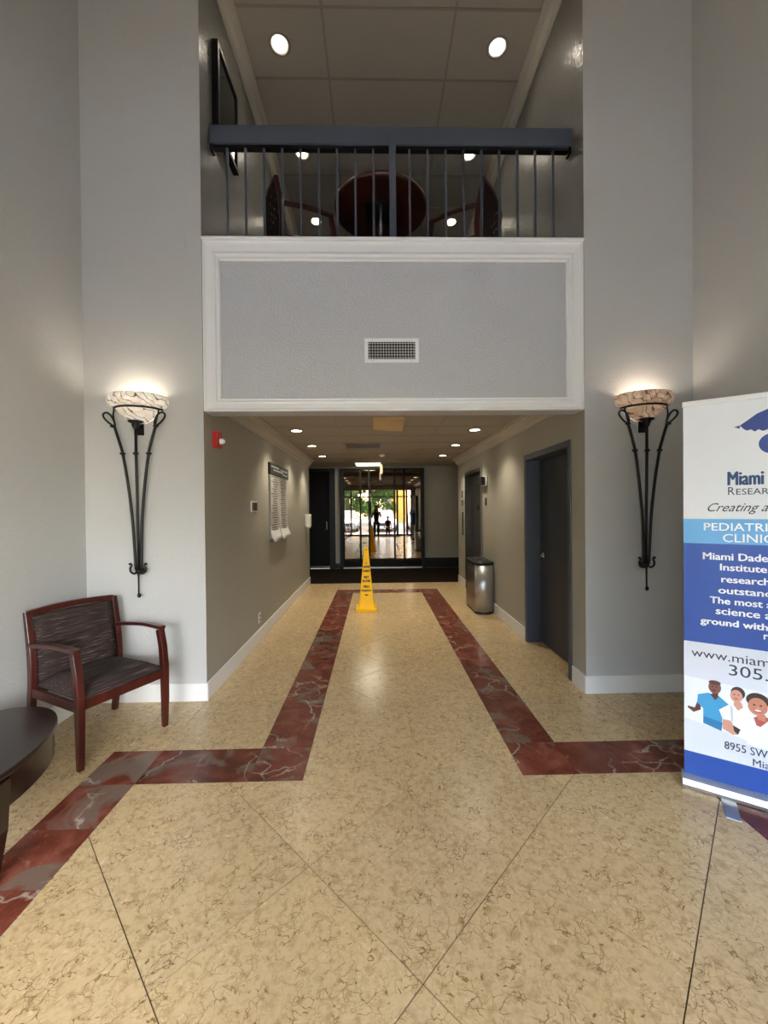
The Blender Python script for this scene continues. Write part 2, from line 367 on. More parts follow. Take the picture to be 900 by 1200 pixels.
# square-laid tiles along the corridor walls
ys = [Y0]+[3.775+.6102*k for k in range(0, 8) if 3.775+.6102*k < YC-.05]+[YC]
for k in range(len(ys)-1):
    for x0, x1 in ((XL, CX0), (CX3, XR)):
        if ys[k] < EY1 < ys[k+1]:
            rect(x0, x1, ys[k], EY1, M['lime']); rect(x0, x1, EY1, ys[k+1], M['lime'])
        else: rect(x0, x1, ys[k], ys[k+1], M['lime'])
for k in range(3):
    xs = [CX0, CX1+.3, CX1+.93, CX3]; rect(xs[k], xs[k+1], EY1, YC, M['lime'])
# recess floor in the side door
rect(XR, XR+.2, 3.45, 4.42, M['lime'])
# red marble border pieces
ys = [SY1]+[3.165+.6102*k for k in range(0, 8) if 3.165+.6102*k < EY0-.05]+[EY0]
for k in range(len(ys)-1):
    for x0, x1 in ((CX0, CX1), (CX2, CX3)): rect(x0, x1, ys[k], ys[k+1], M['red'])
for x0, x1 in ((CX0, CX1), (CX2, CX3)): rect(x0, x1, SY0, SY1, M['red']); rect(x0, x1, EY0, EY1, M['red'])
for k in range(2): rect(CX1+k*(CX2-CX1)/2, CX1+(k+1)*(CX2-CX1)/2, EY0, EY1, M['red'])
for k in range(2):
    w_ = (CX0-SX1)/2; rect(SX1+k*w_, SX1+(k+1)*w_, SY0, SY1, M['red'])
    w_ = (SX2-CX3)/2; rect(CX3+k*w_, CX3+(k+1)*w_, SY0, SY1, M['red'])
for x0, x1 in ((SX0, SX1), (SX2, SX3)):
    rect(x0, x1, SY0, SY1, M['red']); y = SY0
    while y > YW+.05:
        y1 = max(y-random.choice((.305, .305, .61)), YW); rect(x0, x1, y1, y, M['red']); y = y1
cp = MB().box(XLL, XRR, YC, YB-.06, -.003, .012).build('carpet', M['carpet'])
tag(cp, 'dark brown carpet crossing the far end of the hall before the glass doors', 'carpet')

# ------------------------------------------------------------------ walls
W3 = [M['wall'], M['corr'], M['loftwall']]
def st(o): return tag(o, kind='structure')
b = MB()
b.box(XLL-.12, XL, Y0, YC, -.05, 2.56, fm=[1, 1, 0, 1, 0, 0]); b.box(XLL-.12, XL, Y0, YC, 2.56, ZL+.2, fm=[2, 2, 0, 2, 0, 0])
st(b.build('wall_front_left', W3))
b = MB(); fm = [1, 1, 0, 1, 1, 1]
b.box(XR, XRR+.12, Y0, 3.43, -.05, 2.56, fm=fm); b.box(XR, XRR+.12, 3.43, 4.45, 2.06, 2.56, fm=fm); b.box(XR+.2, XRR+.12, 3.43, 4.45, -.05, 2.06, fm=fm)
b.box(XR, XRR+.12, 4.45, 6.34, -.05, 2.56, fm=fm); b.box(XR, XRR+.12, 6.34, 7.48, 2.16, 2.56, fm=fm); b.box(XR+.16, XRR+.12, 6.34, 7.48, -.05, 2.16, fm=fm)
b.box(XR, XRR+.12, 7.48, YC, -.05, 2.56, fm=fm); b.box(XR, XRR+.12, Y0, YC, 2.56, ZL+.2, fm=[2, 2, 0, 2, 0, 0])
st(b.build('wall_front_right', W3))
st(MB().box(XLL-.12, XLL, YW, Y0, -.05, ZL+.2).build('wall_left', M['wall']))
st(MB().box(XRR, XRR+.12, YW, Y0, -.05, ZL+.2).build('wall_right', M['wall']))
st(MB().box(XLL-.12, XRR+.12, YW-.12, YW, 2.90, ZL+.2).build('wall_back', M['loftwall']))
st(MB().box(XLL-.12, XRR+.12, YW-.12, Y0+.2, ZL+.02, ZL+.3).build('ceiling_lobby', M['tile']))
st(MB().box(XLL-.12, -1.80, YW-.12, YW, -.05, 2.9).build('wall_back_left', M['loftwall'])); st(MB().box(2.0, XRR+.12, YW-.12, YW, -.05, 2.9).build('wall_back_right', M['loftwall']))
# cross corridor shell
st(MB().box(XLL-.12, XLL, YC, YB+.1, -.05, 2.8).build('wall_hall_left', M['corr']))
st(MB().box(XRR, XRR+.12, YC, YB+.1, -.05, 2.8).build('wall_hall_right', M['corr']))
b = MB()
for x0, x1 in ((XLL, -1.705), (-1.018, -.905), (1.225, XRR)): b.box(x0, x1, YB, YB+.12, -.05, 2.8)
b.box(-1.705, -1.018, YB, YB+.12, 2.53, 2.8); b.box(-.905, 1.225, YB, YB+.12, 2.53, 2.8); b.box(-1.705, -1.018, YB+.1, YB+.2, 0, 2.6); b.box(-.905, 1.225, YB+.1, YB+.2, 0, 2.6)
st(b.build('wall_far', M['corr']))
for k, (x0, x1) in enumerate(((XLL, -1.705), (-1.018, -.905), (1.225, XRR))):
    st(MB().box(x0, x1, YB-.012, YB, .012, .26 if k == 2 else .14).build('baseboard_far', M['darkplastic'], bevel=.003))
# loft slab, fascia panel with its picture-frame moulding
st(MB().box(XL, XR, YF+.02, 8.0, 2.6, 3.63).build('floor_loft', M['carpet']))
fa = st(MB().box(XL, XR, YF+.012, YF+.16, ZFB, ZFT-.01).build('wall_fascia', M['fascia']))
PROF = [(0, 0), (0, .034), (.012, .036), (.018, .028), (.03, .024), (.07, .018), (.078, .026), (.09, .028), (.097, .018), (.105, .016), (.118, .02), (.125, .012), (.125, 0)]
def moulding(x0, x1, z0, z1, wt, wb, ws, y):
    # four mitred lengths, the profile running from the outer edge inwards
    cs = [((x0, z0), (1, 1), (ws, wb)), ((x1, z0), (-1, 1), (ws, wb)), ((x1, z1), (-1, -1), (ws, wt)), ((x0, z1), (1, -1), (ws, wt))]
    for a, b_ in ((0, 1), (1, 2), (2, 3), (3, 0)):
        mb = MB(); rings = []
        for (c, d, w_) in (cs[a], cs[b_]):
            rings.append([(c[0]+d[0]*w_[0]*t/.125, y-h, c[1]+d[1]*w_[1]*t/.125) for t, h in PROF])
        mb.loft(rings, 0, False); mb.build('moulding', M['white'], fa)
moulding(XL+.004, XR-.004, ZFB, ZFT-.02, .15, .105, .13, YF+.012)
MB().box(XL+.002, XR-.002, YF-.035, YF+.16, ZFT-.022, ZFT).build('cap', M['white'], fa, bevel=.004)

# ------------------------------------------------------------------ baseboards and crowns
BZ, BT = .145, .013
def baseboard(name, x0, x1, y0, y1): return st(MB().box(x0, x1, y0, y1, 0, BZ).build(name, M['base'], bevel=.004))
baseboard('baseboard_front_left', XLL, XL+BT, Y0-BT, Y0)
baseboard('baseboard_front_right', XR-BT, XRR, Y0-BT, Y0)
baseboard('baseboard_hall_left', XL, XL+BT, Y0, YC)
for y0, y1 in ((Y0, 3.395), (4.475, 6.28), (7.50, YC)): baseboard('baseboard_hall_right', XR-BT, XR, y0, y1)
baseboard('baseboard_left', XLL, XLL+BT, YW, Y0-BT); baseboard('baseboard_right', XRR-BT, XRR, YW, Y0-BT)
def crown(name, x, d, y0, y1, zc, h, w_, m_):
    pr = [(0, -h), (.012, -h), (.014, -h+.018), (.03, -h+.03), (w_*.55, -.045), (w_*.8, -.03), (w_*.82, -.018), (w_, -.014), (w_, 0), (0, 0)]
    mb = MB(); mb.loft([[(x+d*a, y, zc+z) for a, z in pr] for y in (y0, y1)], 0, False); return st(mb.build(name, m_))
crown('trim_1', XL, 1, YF+.16, YC, ZC, .13, .12, M['crown']); crown('trim_2', XR, -1, YF+.16, YC, ZC, .13, .12, M['crown'])
crown('trim_3', XL, 1, Y0+.02, 7.9, ZL, .13, .11, M['crown']); crown('trim_4', XR, -1, Y0+.02, 7.9, ZL, .13, .11, M['crown'])

# ------------------------------------------------------------------ suspended ceilings, tile by tile
def sus_ceiling(name, x0, x1, y0, y1, z, xl, yl, holes=()):
    root = st(MB().box(x0, x1, y0, y1, z+.03, z+.08).build(name, M['ceil']))
    X = [x0]+[x for x in xl if x0+.02 < x < x1-.02]+[x1]; Y = [y0]+[y for y in yl if y0+.02 < y < y1-.02]+[y1]
    for i in range(len(X)-1):
        for j in range(len(Y)-1):
            cx, cy = (X[i]+X[i+1])/2, (Y[j]+Y[j+1])/2
            if any(a < cx < b and c < cy < d for a, b, c, d in holes): continue
            MB().box(X[i]+.006, X[i+1]-.006, Y[j]+.006, Y[j+1]-.006, z+.003, z+.018).build('ceiling_tile', M['tile'], root)
    for x in X[1:-1]: MB().box(x-.012, x+.012, y0, y1, z, z+.03).build('grid_bar', M['grid'], root)
    for y in Y[1:-1]: MB().box(x0, x1, y-.012, y+.012, z-.0005, z+.0295).build('grid_bar', M['grid'], root)
    return root
sus_ceiling('ceiling_hall', XL, XR, YF+.16, YC, ZC, [-.445, .785], [3.61+.61*k for k in range(8)], holes=())
sus_ceiling('ceiling_cross', XLL, XRR, YC, YB, ZX, [-1.7, -.48, .14, .75, 1.97], [8.6, 9.22, 9.86], holes=((-.48, .14, 9.22, 9.86),))
sus_ceiling('ceiling_loft', XL, XR, Y0+.02, 7.9, ZL, [-.454, .785], [3.70+.612*k for k in range(7)])
st(MB().box(XLL-.12, XRR+.12, Y0, YB+.2, ZL+.1, ZL+.3).build('ceiling_roof', M['ceil']))
st(MB().box(XL, XR, 7.9, 8.0, 3.6, ZL+.1).build('wall_loft_back', M['loftwall']))
st(MB().box(XLL-.12, XRR+.12, YC, YB+.25, ZX+.08, ZX+.3).build('ceiling_cross_roof', M['ceil']))

# ------------------------------------------------------------------ side door (right), far glass doors, dark door
def light(name, typ, loc, energy, parent=None, color=(1, .9, .75), size=.1, rot=(0, 0, 0), spot=1.6, blend=.6):
    l = bpy.data.lights.new(name, typ); l.energy = energy; l.color = color
    if typ == 'AREA': l.shape = 'DISK'; l.size = size
    else: l.shadow_soft_size = size
    if typ == 'SPOT': l.spot_size = spot; l.spot_blend = blend
    o = bpy.data.objects.new(name, l); COL.objects.link(o); o.location = loc; o.rotation_euler = rot
    if parent: o.parent = parent
    return o
y0, y1, zt = 3.405, 4.475, 2.09
b = MB(); X0, X1 = XR-.012, XR+.19
b.box(X0, X1, y0, y0+.055, 0, zt); b.box(X0, X1, y1-.055, y1, 0, zt); b.box(X0, X1, y0+.055, y1-.055, zt-.06, zt)
d1 = st(b.build('door_1', M['blue'], bevel=.003))
b = MB(); b.box(XR+.160, XR+.172, y0+.055, y0+.07, 0, zt-.06); b.box(XR+.160, XR+.172, y1-.07, y1-.055, 0, zt-.06); b.box(XR+.160, XR+.172, y0+.07, y1-.07, zt-.075, zt-.06)
b.build('door_stop', M['blue'], d1)
leaf = MB().box(XR+.145, XR+.185, y0+.058, y1-.058, .012, zt-.064).build('door_leaf', M['navy'], d1, bevel=.002); leaf['label'] = 'dark navy flush door leaf'
b = MB(); yh, xh, zh = 4.33, XR+.145, .985
b.loft([[(xh-t, yh+r*math.cos(a*PI/8), zh+r*math.sin(a*PI/8)) for a in range(16)] for t, r in ((0, .034), (.008, .034), (.014, .028), (.016, .013), (.05, .013), (.055, .016))], 0)
b.tube([(xh-.045, yh, zh), (xh-.052, yh-.04, zh), (xh-.05, yh-.11, zh-.002), (xh-.04, yh-.125, zh-.003)], [.012, .0105, .0095, .008], 10)
h_ = b.build('lever_handle', M['chrome'], leaf); h_['label'] = 'chrome lever handle'

# far wall: dark door
b = MB(); b.box(-1.705, -1.66, YB-.03, YB+.1, .012, 2.53); b.box(-1.165, -1.018, YB-.03, YB+.1, .012, 2.53); b.box(-1.66, -1.165, YB-.03, YB+.1, 2.47, 2.53)
d2 = st(b.build('door_2', M['dframe'], bevel=.003))
dl = MB().box(-1.66, -1.165, YB+.03, YB+.07, .05, 2.465).build('door_leaf', M['ddoor'], d2)
MB().box(-1.65, -1.175, YB+.02, YB+.03, .05, .075).build('kick_strip', M['steel'], dl)
MB().box(-1.25, -1.23, YB-.01, YB+.03, 1.0, 1.2).build('pull_handle', M['steel'], dl)

# far wall: bronze mirrored glass entrance with narrow stiles
d3 = tag(bpy.data.objects.new('door_3', None), kind='structure'); COL.objects.link(d3)
gx0, gx1 = -.905, 1.225
b = MB(); b.box(gx0, gx0+.09, YB-.05, YB+.06, .012, 2.53); b.box(gx1-.065, gx1, YB-.05, YB+.06, .012, 2.53)
b.box(gx0+.09, gx1-.065, YB-.05, YB+.06, 2.50, 2.53)
b.build('frame', M['dframe'], d3, bevel=.003)
MB().box(gx0+.09, gx1-.065, YB-.08, YB+.06, .012, .045).build('threshold', M['alu'], d3)
panes = [(-.81, -.385, 0), (-.385, -.165, -.02), (-.165, .475, 0), (.475, .715, -.02), (.715, 1.16, 0)]
for x0, x1, dy in panes:
    pb = MB(); s_ = .022
    for a, c in ((x0, x0+s_), (x1-s_, x1)): pb.box(a, c, YB-.012+dy, YB+.018+dy, .05, 2.50)
    pb.box(x0+s_, x1-s_, YB-.012+dy, YB+.018+dy, .05, .20); pb.box(x0+s_, x1-s_, YB-.012+dy, YB+.018+dy, 2.48, 2.50)
    f_ = pb.build('door_panel', M['stile'], d3)
    MB().box(x0+s_, x1-s_, YB-.003+dy, YB+.003+dy, .20, 2.48).build('pane', M['mirror'], f_)

# ------------------------------------------------------------------ elevator
el = empty('elevator_door', (XR, 6.91, 0), 0, 'brushed dark steel elevator doors set in the right hall wall beyond the trash bin', 'elevator')
b = MB(); b.box(-.012, .12, -.575, -.535, 0, 2.16); b.box(-.012, .12, .535, .575, 0, 2.16); b.box(-.012, .12, -.535, .535, 2.10, 2.16)
b.build('frame', M['dsteel'], el, bevel=.002)
b = MB().box(-.016, -.0125, -.63, -.577, 0, 2.16); jf = b.build('jamb_strip', M['silver'], el); jf['label'] = 'bright chrome jamb strip'
for k in (0, 1):
    p_ = MB().box(.085+.02*k, .10+.02*k, -.533 if k == 0 else -.01, .01 if k == 0 else .533, .01, 2.10).build('door_panel', M['dsteel'], el)
sg = MB().box(.078, .084, -.10, .02, 1.47, 1.56).build('sign', M['darkplastic'], el); sg['label'] = 'small black notice plate'
ind = empty('floor_indicator', (XR, 6.14, 1.92), 0, 'small black and white elevator lantern box on the wall above the call plate', 'indicator')
MB().box(-.022, -.001, -.16, .14, -.075, .075).build('back_plate', M['whiteplastic'], ind, bevel=.004)
MB().box(-.08, -.0225, -.10, .12, -.06, .06).build('housing', M['darkplastic'], ind, bevel=.004)
cpn = MB().box(XR-.012, XR-.0005, 6.03, 6.10, 1.545, 1.66).build('call_plate', M['darkplastic'], bevel=.002)
tag(cpn, 'dark elevator call plate on the right hall wall below the lantern box', 'button panel')
MB().box(XR-.016, XR-.0125, 6.05, 6.08, 1.62, 1.645).build('button', M['chrome'], cpn); MB().box(XR-.016, XR-.0125, 6.05, 6.08, 1.565, 1.59).build('button', M['chrome'], cpn)
for k, (z0, z1, y_, lb) in enumerate(((1.72, 1.84, 7.73, 'upper of two dark plates on the pillar past the elevator'), (1.56, 1.66, 7.72, 'small square dark plate on the pillar between a slot plate and a long plate'), (.99, 1.43, 7.70, 'long dark vertical plate on the pillar past the elevator'))):
    p_ = MB().box(XR-.012, XR-.0005, y_-.04, y_+.04, z0, z1).build('wall_plate', M['darkplastic'], bevel=.002)
    tag(p_, lb, 'wall plate', 'plates on the pillar past the elevator')
    MB().box(XR-.015, XR-.0125, y_-.02, y_+.02, z0+.02, z1-.02).build('slot', M['steel'], p_)

# ------------------------------------------------------------------ trash bin
tb = empty('trash_bin', (1.533, 5.92, 0), 0, 'tall satin steel recycling bin with rounded ends and black top against the hall wall', 'trash bin')
def stadium(hx, y0, y1, bul, n=9):
    P = []
    for k in range(n+1):
        t = -1+2*k/n; P.append((hx*t, y0-bul*(1-t*t)))
    for k in range(n+1):
        t = 1-2*k/n; P.append((hx*t, y1+bul*(1-t*t)))
    return P
ST = stadium(.136, -.27, .27, .07)
b = MB(); n_ = len(ST); b.loft([[(x, y, z) for x, y in ST] for z in (.035, .695)], 0, True)
for i in range(n_):
    if i == n_//2-1 or i == n_-1: b.m[i] = 1; b.sm[i] = False
b.build('body', [M['silver'], M['steel']], tb)
sc_ = lambda s: [(x*s, y*s) for x, y in ST]
MB().prism(sc_(.95), 0, .035).build('plinth', M['darkplastic'], tb)
b = MB(); b.loft([[(x*1.01, y*1.01, z) for x, y in ST] for z in (.695, .73)], 0, False, True, False)
b.loft([[(x*s, y*s, z) for x, y in ST] for s, z in ((1.01, .73), (.96, .742), (.9, .738))], 0, True, False, True); b.build('lid', M['darkplastic'], tb)
for yy in (-.14, .14):
    b = MB(); b.lathe([(.075, .7385), (.08, .746), (.088, .7485), (.094, .746), (.096, .7385)], (0, yy), 20, sy=1.15); r_ = b.build('rim', M['darkplastic'], tb)
    MB().lathe([(.001, .741), (.074, .741)], (0, yy), 20, sy=1.15).build('hole', M['print_black'], r_)  # black disc stands in for the shade inside the bin
for yy in (-.13, .07):
    MB().loft([[(-.1372, yy+.032*math.cos(a*PI/9), .60+.055*math.sin(a*PI/9)) for a in range(18)], [(-.1382, yy+.032*math.cos(a*PI/9), .60+.055*math.sin(a*PI/9)) for a in range(18)]], 0, False).build('label_sticker', M['silver'], tb)

# ------------------------------------------------------------------ lettering
def text_mesh(txt, wdt, hgt, bold=0, shear=0, spacing=1.0, word=1.0):
    """flat lettering: local x from 0 to wdt, y from 0 (bottom of the glyphs) to hgt"""
    cu = bpy.data.curves.new('t', 'FONT'); cu.body = txt; cu.size = 1; cu.shear = shear; cu.space_character = spacing; cu.space_word = word
    cu.resolution_u = 3; cu.fill_mode = 'FRONT'
    o = bpy.data.objects.new('t', cu); COL.objects.link(o)
    me = bpy.data.meshes.new_from_object(o, depsgraph=bpy.context.evaluated_depsgraph_get()); bpy.data.objects.remove(o)
    xs = [v.co.x for v in me.vertices]; x0, x1 = min(xs), max(xs); ys_ = [v.co.y for v in me.vertices]; y0, y1 = min(ys_), max(ys_)
    k = wdt/(x1-x0); q = hgt/(y1-y0)
    for v in me.vertices: v.co.x = (v.co.x-x0)*k; v.co.y = (v.co.y-y0)*q
    if bold:
        vs = [tuple(v.co) for v in me.vertices]; fs = [tuple(p.vertices) for p in me.polygons]; V, Fc = [], []; n = len(vs)
        for c_, (dx, dy) in enumerate(((-1, 0), (1, 0), (0, -.6), (0, .6))):
            V += [(x+dx*bold*hgt, y+dy*bold*hgt, z+c_*.00002) for x, y, z in vs]; Fc += [tuple(i+c_*n for i in f) for f in fs]
        me = bpy.data.meshes.new('lettering'); me.from_pydata(V, [], Fc); me.update()
    return me
def letter(parent, txt, x, y, z, wdt, hgt, m_, off=0, tilt=0, **k):
    me = text_mesh(txt, wdt, hgt, off, **k); me.materials.append(m_)
    o = child('lettering', me, parent); o.location = (x, y, z); o.rotation_euler = (PI/2-tilt, 0, 0); return o

# ------------------------------------------------------------------ wet floor cone
cn = empty('wet_floor_cone', (-.150, 5.99, 0), .02, 'tall yellow wet floor cone with black lettering standing in the hall', 'wet floor cone')
def sq(h, z, c=.12):
    k = h*c; return [(-h+k, -h, z), (h-k, -h, z), (h, -h+k, z), (h, h-k, z), (h-k, h, z), (-h+k, h, z), (-h, h-k, z), (-h, -h+k, z)]
MB().loft([sq(.146, 0), sq(.153, .006), sq(.153, .044), sq(.148, .05)], 0, False).build('base', M['yellow'], cn)
prof = [(.128, .05), (.122, .075), (.112, .11), (.104, .15), (.102, .16), (.030, .925), (.026, .94)]
MB().loft([sq(h, z) for h, z in prof], 0, False).build('body', M['yellow'], cn)
tilt = math.atan2(.072, .765)
def conetext(t, px_y, wd, hg, off=.08):
    z = px_y; hh = .102-(z-.16)*.072/.765
    return letter(cn, t, -wd/2, -hh-.0012, z, wd, hg, M['print_black'], off, tilt)
conetext('CAUTION', .632, .094, .034); conetext('CUIDADO', .572, .100, .034)
conetext('WET', .478, .078, .036); conetext('FLOOR', .424, .112, .036)
conetext('PISO', .340, .084, .036); conetext('MOJADO', .280, .142, .036); 
def cone_shape(pts, z0):
    hh = .102-(z0-.16)*.072/.765
    o = MB().add([(x, 0, z) for x, z in pts], [list(range(len(pts)))]).build('symbol', M['print_black'], cn); o.location = (0, -hh-.0014, z0); o.rotation_euler = (-tilt, 0, 0)
cone_shape([(-.03*math.cos(a*PI/8), .009*math.sin(a*PI/8)) for a in range(16)], .238)
cone_shape([(-.015, .014), (.015, .014), (0, -.012)], .895); cone_shape([(-.014, 0), (.014, 0), (0, .02)], .695)

# ------------------------------------------------------------------ roll-up banner
bn = empty('roll_up_banner', (1.662, 2.132, 0), math.radians(-34.16), 'white and blue roll-up clinic banner standing in front of the right wall', 'banner')
BW = .85
b = MB()
rows = [(.05, .183, 2), (.183, .779, 4), (.779, 1.307, 2), (1.307, 1.437, 1), (1.437, 2.045, 0)]
for z0, z1, mi in rows: b.box(.004, BW-.004, -.0015, .0015, z0, z1, mi)
b.build('printed_panel', [M['b_white'], M['b_light'], M['b_blue'], M['b_grey'], M['b_grey']], bn)
MB().box(0, BW, -.012, .010, 2.038, 2.066).build('top_rail', M['white'], bn, bevel=.004)
cs = [(-.05, .0), (-.055, .02), (-.045, .045), (-.015, .058), (.03, .055), (.05, .03), (.05, 0)]
MB().loft([[(x, y, z+.004) for y, z in cs] for x in (-.006, BW+.006)], 0, False).build('cassette', M['alu'], bn)
MB().box(.15, .21, -.20, .16, 0, .005).build('foot', M['silver'], bn, bevel=.002); MB().box(BW-.21, BW-.15, -.20, .16, 0, .005).build('foot', M['silver'], bn, bevel=.002)
MB().tube([(BW/2, .018, .05), (BW/2, .018, 2.04)], .008).build('pole', M['alu'], bn)
FY = -.0030
def L(t, x, z, wd, hg, m_, off=0, **k): return letter(bn, t, x, FY, z, wd, hg, M[m_], off, **k)
L('Miami', .189, 1.611, .134, .068, 'inkblue', .045); L('R', .189, 1.561, .026, .040, 'ink', 0); L('ESEARCH', .221, 1.561, .185, .031, 'ink', 0)
L('Creating a', .106, 1.462, .236, .058, 'ink', 0, shear=.5)
L('PEDIATRIC', .091, 1.376, .292, .040, 'inkwhite', .02); L('CLINIC', .168, 1.318, .196, .042, 'inkwhite', .02)
L('Miami Dade', .087, 1.224, .252, .036, 'inkwhite', .045); L('Institute', .157, 1.170, .178, .034, 'inkwhite', .045)
L('research', .162, 1.108, .184, .034, 'inkwhite', .045); L('outstand', .150, 1.050, .203, .034, 'inkwhite', .045)
L('The most a', .115, .995, .24, .034, 'inkwhite', .045); L('science a', .139, .940, .213, .034, 'inkwhite', .045)
L('ground with', .076, .872, .262, .043, 'inkwhite', .045); L('r', .324, .838, .014, .024, 'inkwhite', .045)
L('www.miami', .036, .700, .325, .042, 'ink', 0); L('305.', .190, .630, .150, .056, 'ink', 0)
L('8955 SW', .172, .243, .165, .040, 'ink', .01); L('Miami', .282, .190, .108, .036, 'ink', .01)
def print_poly(pts, m_, lift=0, name='printed_shape', parent=None):
    return MB().add([(x, FY+.0006-lift, z) for x, z in pts], [list(range(len(pts)))]).build(name, m_, parent or bn)
# winged emblem
wing = [(.213, 1.906), (.235, 1.913), (.26, 1.932), (.30, 1.965), (.345, 1.985), (.40, 1.992), (.40, 1.93), (.385, 1.90), (.37, 1.906), (.352, 1.884), (.338, 1.894), (.322, 1.876), (.306, 1.886), (.292, 1.876), (.278, 1.888), (.262, 1.884), (.25, 1.893), (.235, 1.897)]
wg = MB(); wg.add([(x, FY+.0004, z) for x, z in wing], [[i, i+1, len(wing)-2-i, len(wing)-1-i] for i in range(1, 8)]+[[0, 1, len(wing)-1]])
wg.add([(.85-x, FY+.0004, z) for x, z in wing], [[i, i+1, len(wing)-2-i, len(wing)-1-i] for i in range(1, 8)]+[[0, 1, len(wing)-1]])
wg.build('emblem_wing', M['logo'], bn)
def ell(cx, cz, rx, rz, n=20, a0=0, a1=2*PI): return [(cx+rx*math.cos(a0+(a1-a0)*k/n), cz+rz*math.sin(a0+(a1-a0)*k/n)) for k in range(n)]
print_poly(ell(.362, 1.812, .056, .052), M['logo'], name='emblem_disc'); MB().box(.419, .431, FY-.0006, FY, 1.73, 2.0).build('emblem_staff', M['logo'], bn)
# printed photograph: three people in scrubs
flat = lambda n, c: mat(n, c, .6)
sky_ = flat('print pale', 'f3f5f6'); blu = flat('print scrubs', '43a0cf'); blu2 = flat('print scrubs fold', '2c7fb0'); sk1 = flat('print dark skin', '5f3a30'); sk1b = flat('print dark skin light', '855748')
sk2 = flat('print light skin', 'd99a84'); sk3 = flat('print tan skin', 'c98468'); whi = flat('print coat', 'fbfcfd'); whs = flat('print coat fold', 'cfd6dc'); hr = flat('print hair', '40302b'); lip = flat('print lips', 'c0403c'); ey = flat('print eyes', '3a2823'); rd = flat('print red collar', 'b5574c')
k = [0]
def PP(pts, m_): k[0] += 1; print_poly(pts, m_, .0001*k[0])
PP([(.006, .59), (.42, .565), (.84, .54), (.84, .25), (.42, .29), (.006, .36)], sky_)
PP([(.02, .418), (.045, .40), (.075, .42), (.075, .475), (.06, .46), (.05, .425), (.02, .428)], sk1)
PP([(.063, .50), (.105, .518), (.15, .51), (.185, .48), (.20, .47), (.165, .43), (.16, .33), (.085, .352), (.085, .43), (.06, .455)], blu)
PP([(.085, .39), (.165, .375), (.16, .33), (.085, .352)], blu2); PP([(.112, .515), (.15, .51), (.135, .485)], sk1); PP([(.12, .53), (.148, .53), (.146, .50), (.128, .495)], sk1)
PP(ell(.133, .553, .026, .034), sk1b); PP(ell(.133, .577, .025, .012), sk1); PP(ell(.124, .556, .004, .003), ey); PP(ell(.14, .556, .004, .003), ey); PP(ell(.13, .536, .008, .003), ey)
PP([(.15, .44), (.195, .482), (.235, .488), (.275, .465), (.30, .38), (.30, .30), (.20, .325), (.195, .40), (.165, .395)], whi); PP([(.195, .482), (.20, .325), (.206, .325), (.206, .46)], whs)
PP([(.165, .395), (.195, .395), (.225, .33), (.205, .325), (.165, .345)], sk2); PP([(.205, .375), (.235, .36), (.225, .33), (.21, .345)], hr)
PP([(.21, .50), (.238, .50), (.245, .475), (.225, .455), (.208, .48)], sk2); PP(ell(.225, .545, .028, .032), hr); PP(ell(.219, .528, .024, .032), sk2); PP(ell(.211, .535, .003, .003), ey); PP(ell(.227, .535, .003, .003), ey); PP(ell(.217, .514, .008, .003), lip)
PP([(.26, .41), (.285, .435), (.345, .44), (.41, .42), (.43, .27), (.26, .295)], whi); PP([(.285, .435), (.305, .452), (.335, .45), (.345, .44), (.31, .395), (.296, .40)], rd); PP([(.296, .46), (.33, .46), (.33, .425), (.302, .43)], sk3)
PP(ell(.30, .525, .044, .038), hr); PP(ell(.300, .495, .037, .044), sk3); PP(ell(.287, .502, .005, .004), ey); PP(ell(.312, .502, .005, .004), ey); PP(ell(.301, .473, .016, .007), lip); PP(ell(.301, .475, .013, .004), whi); PP(ell(.30, .487, .004, .006), sk2)

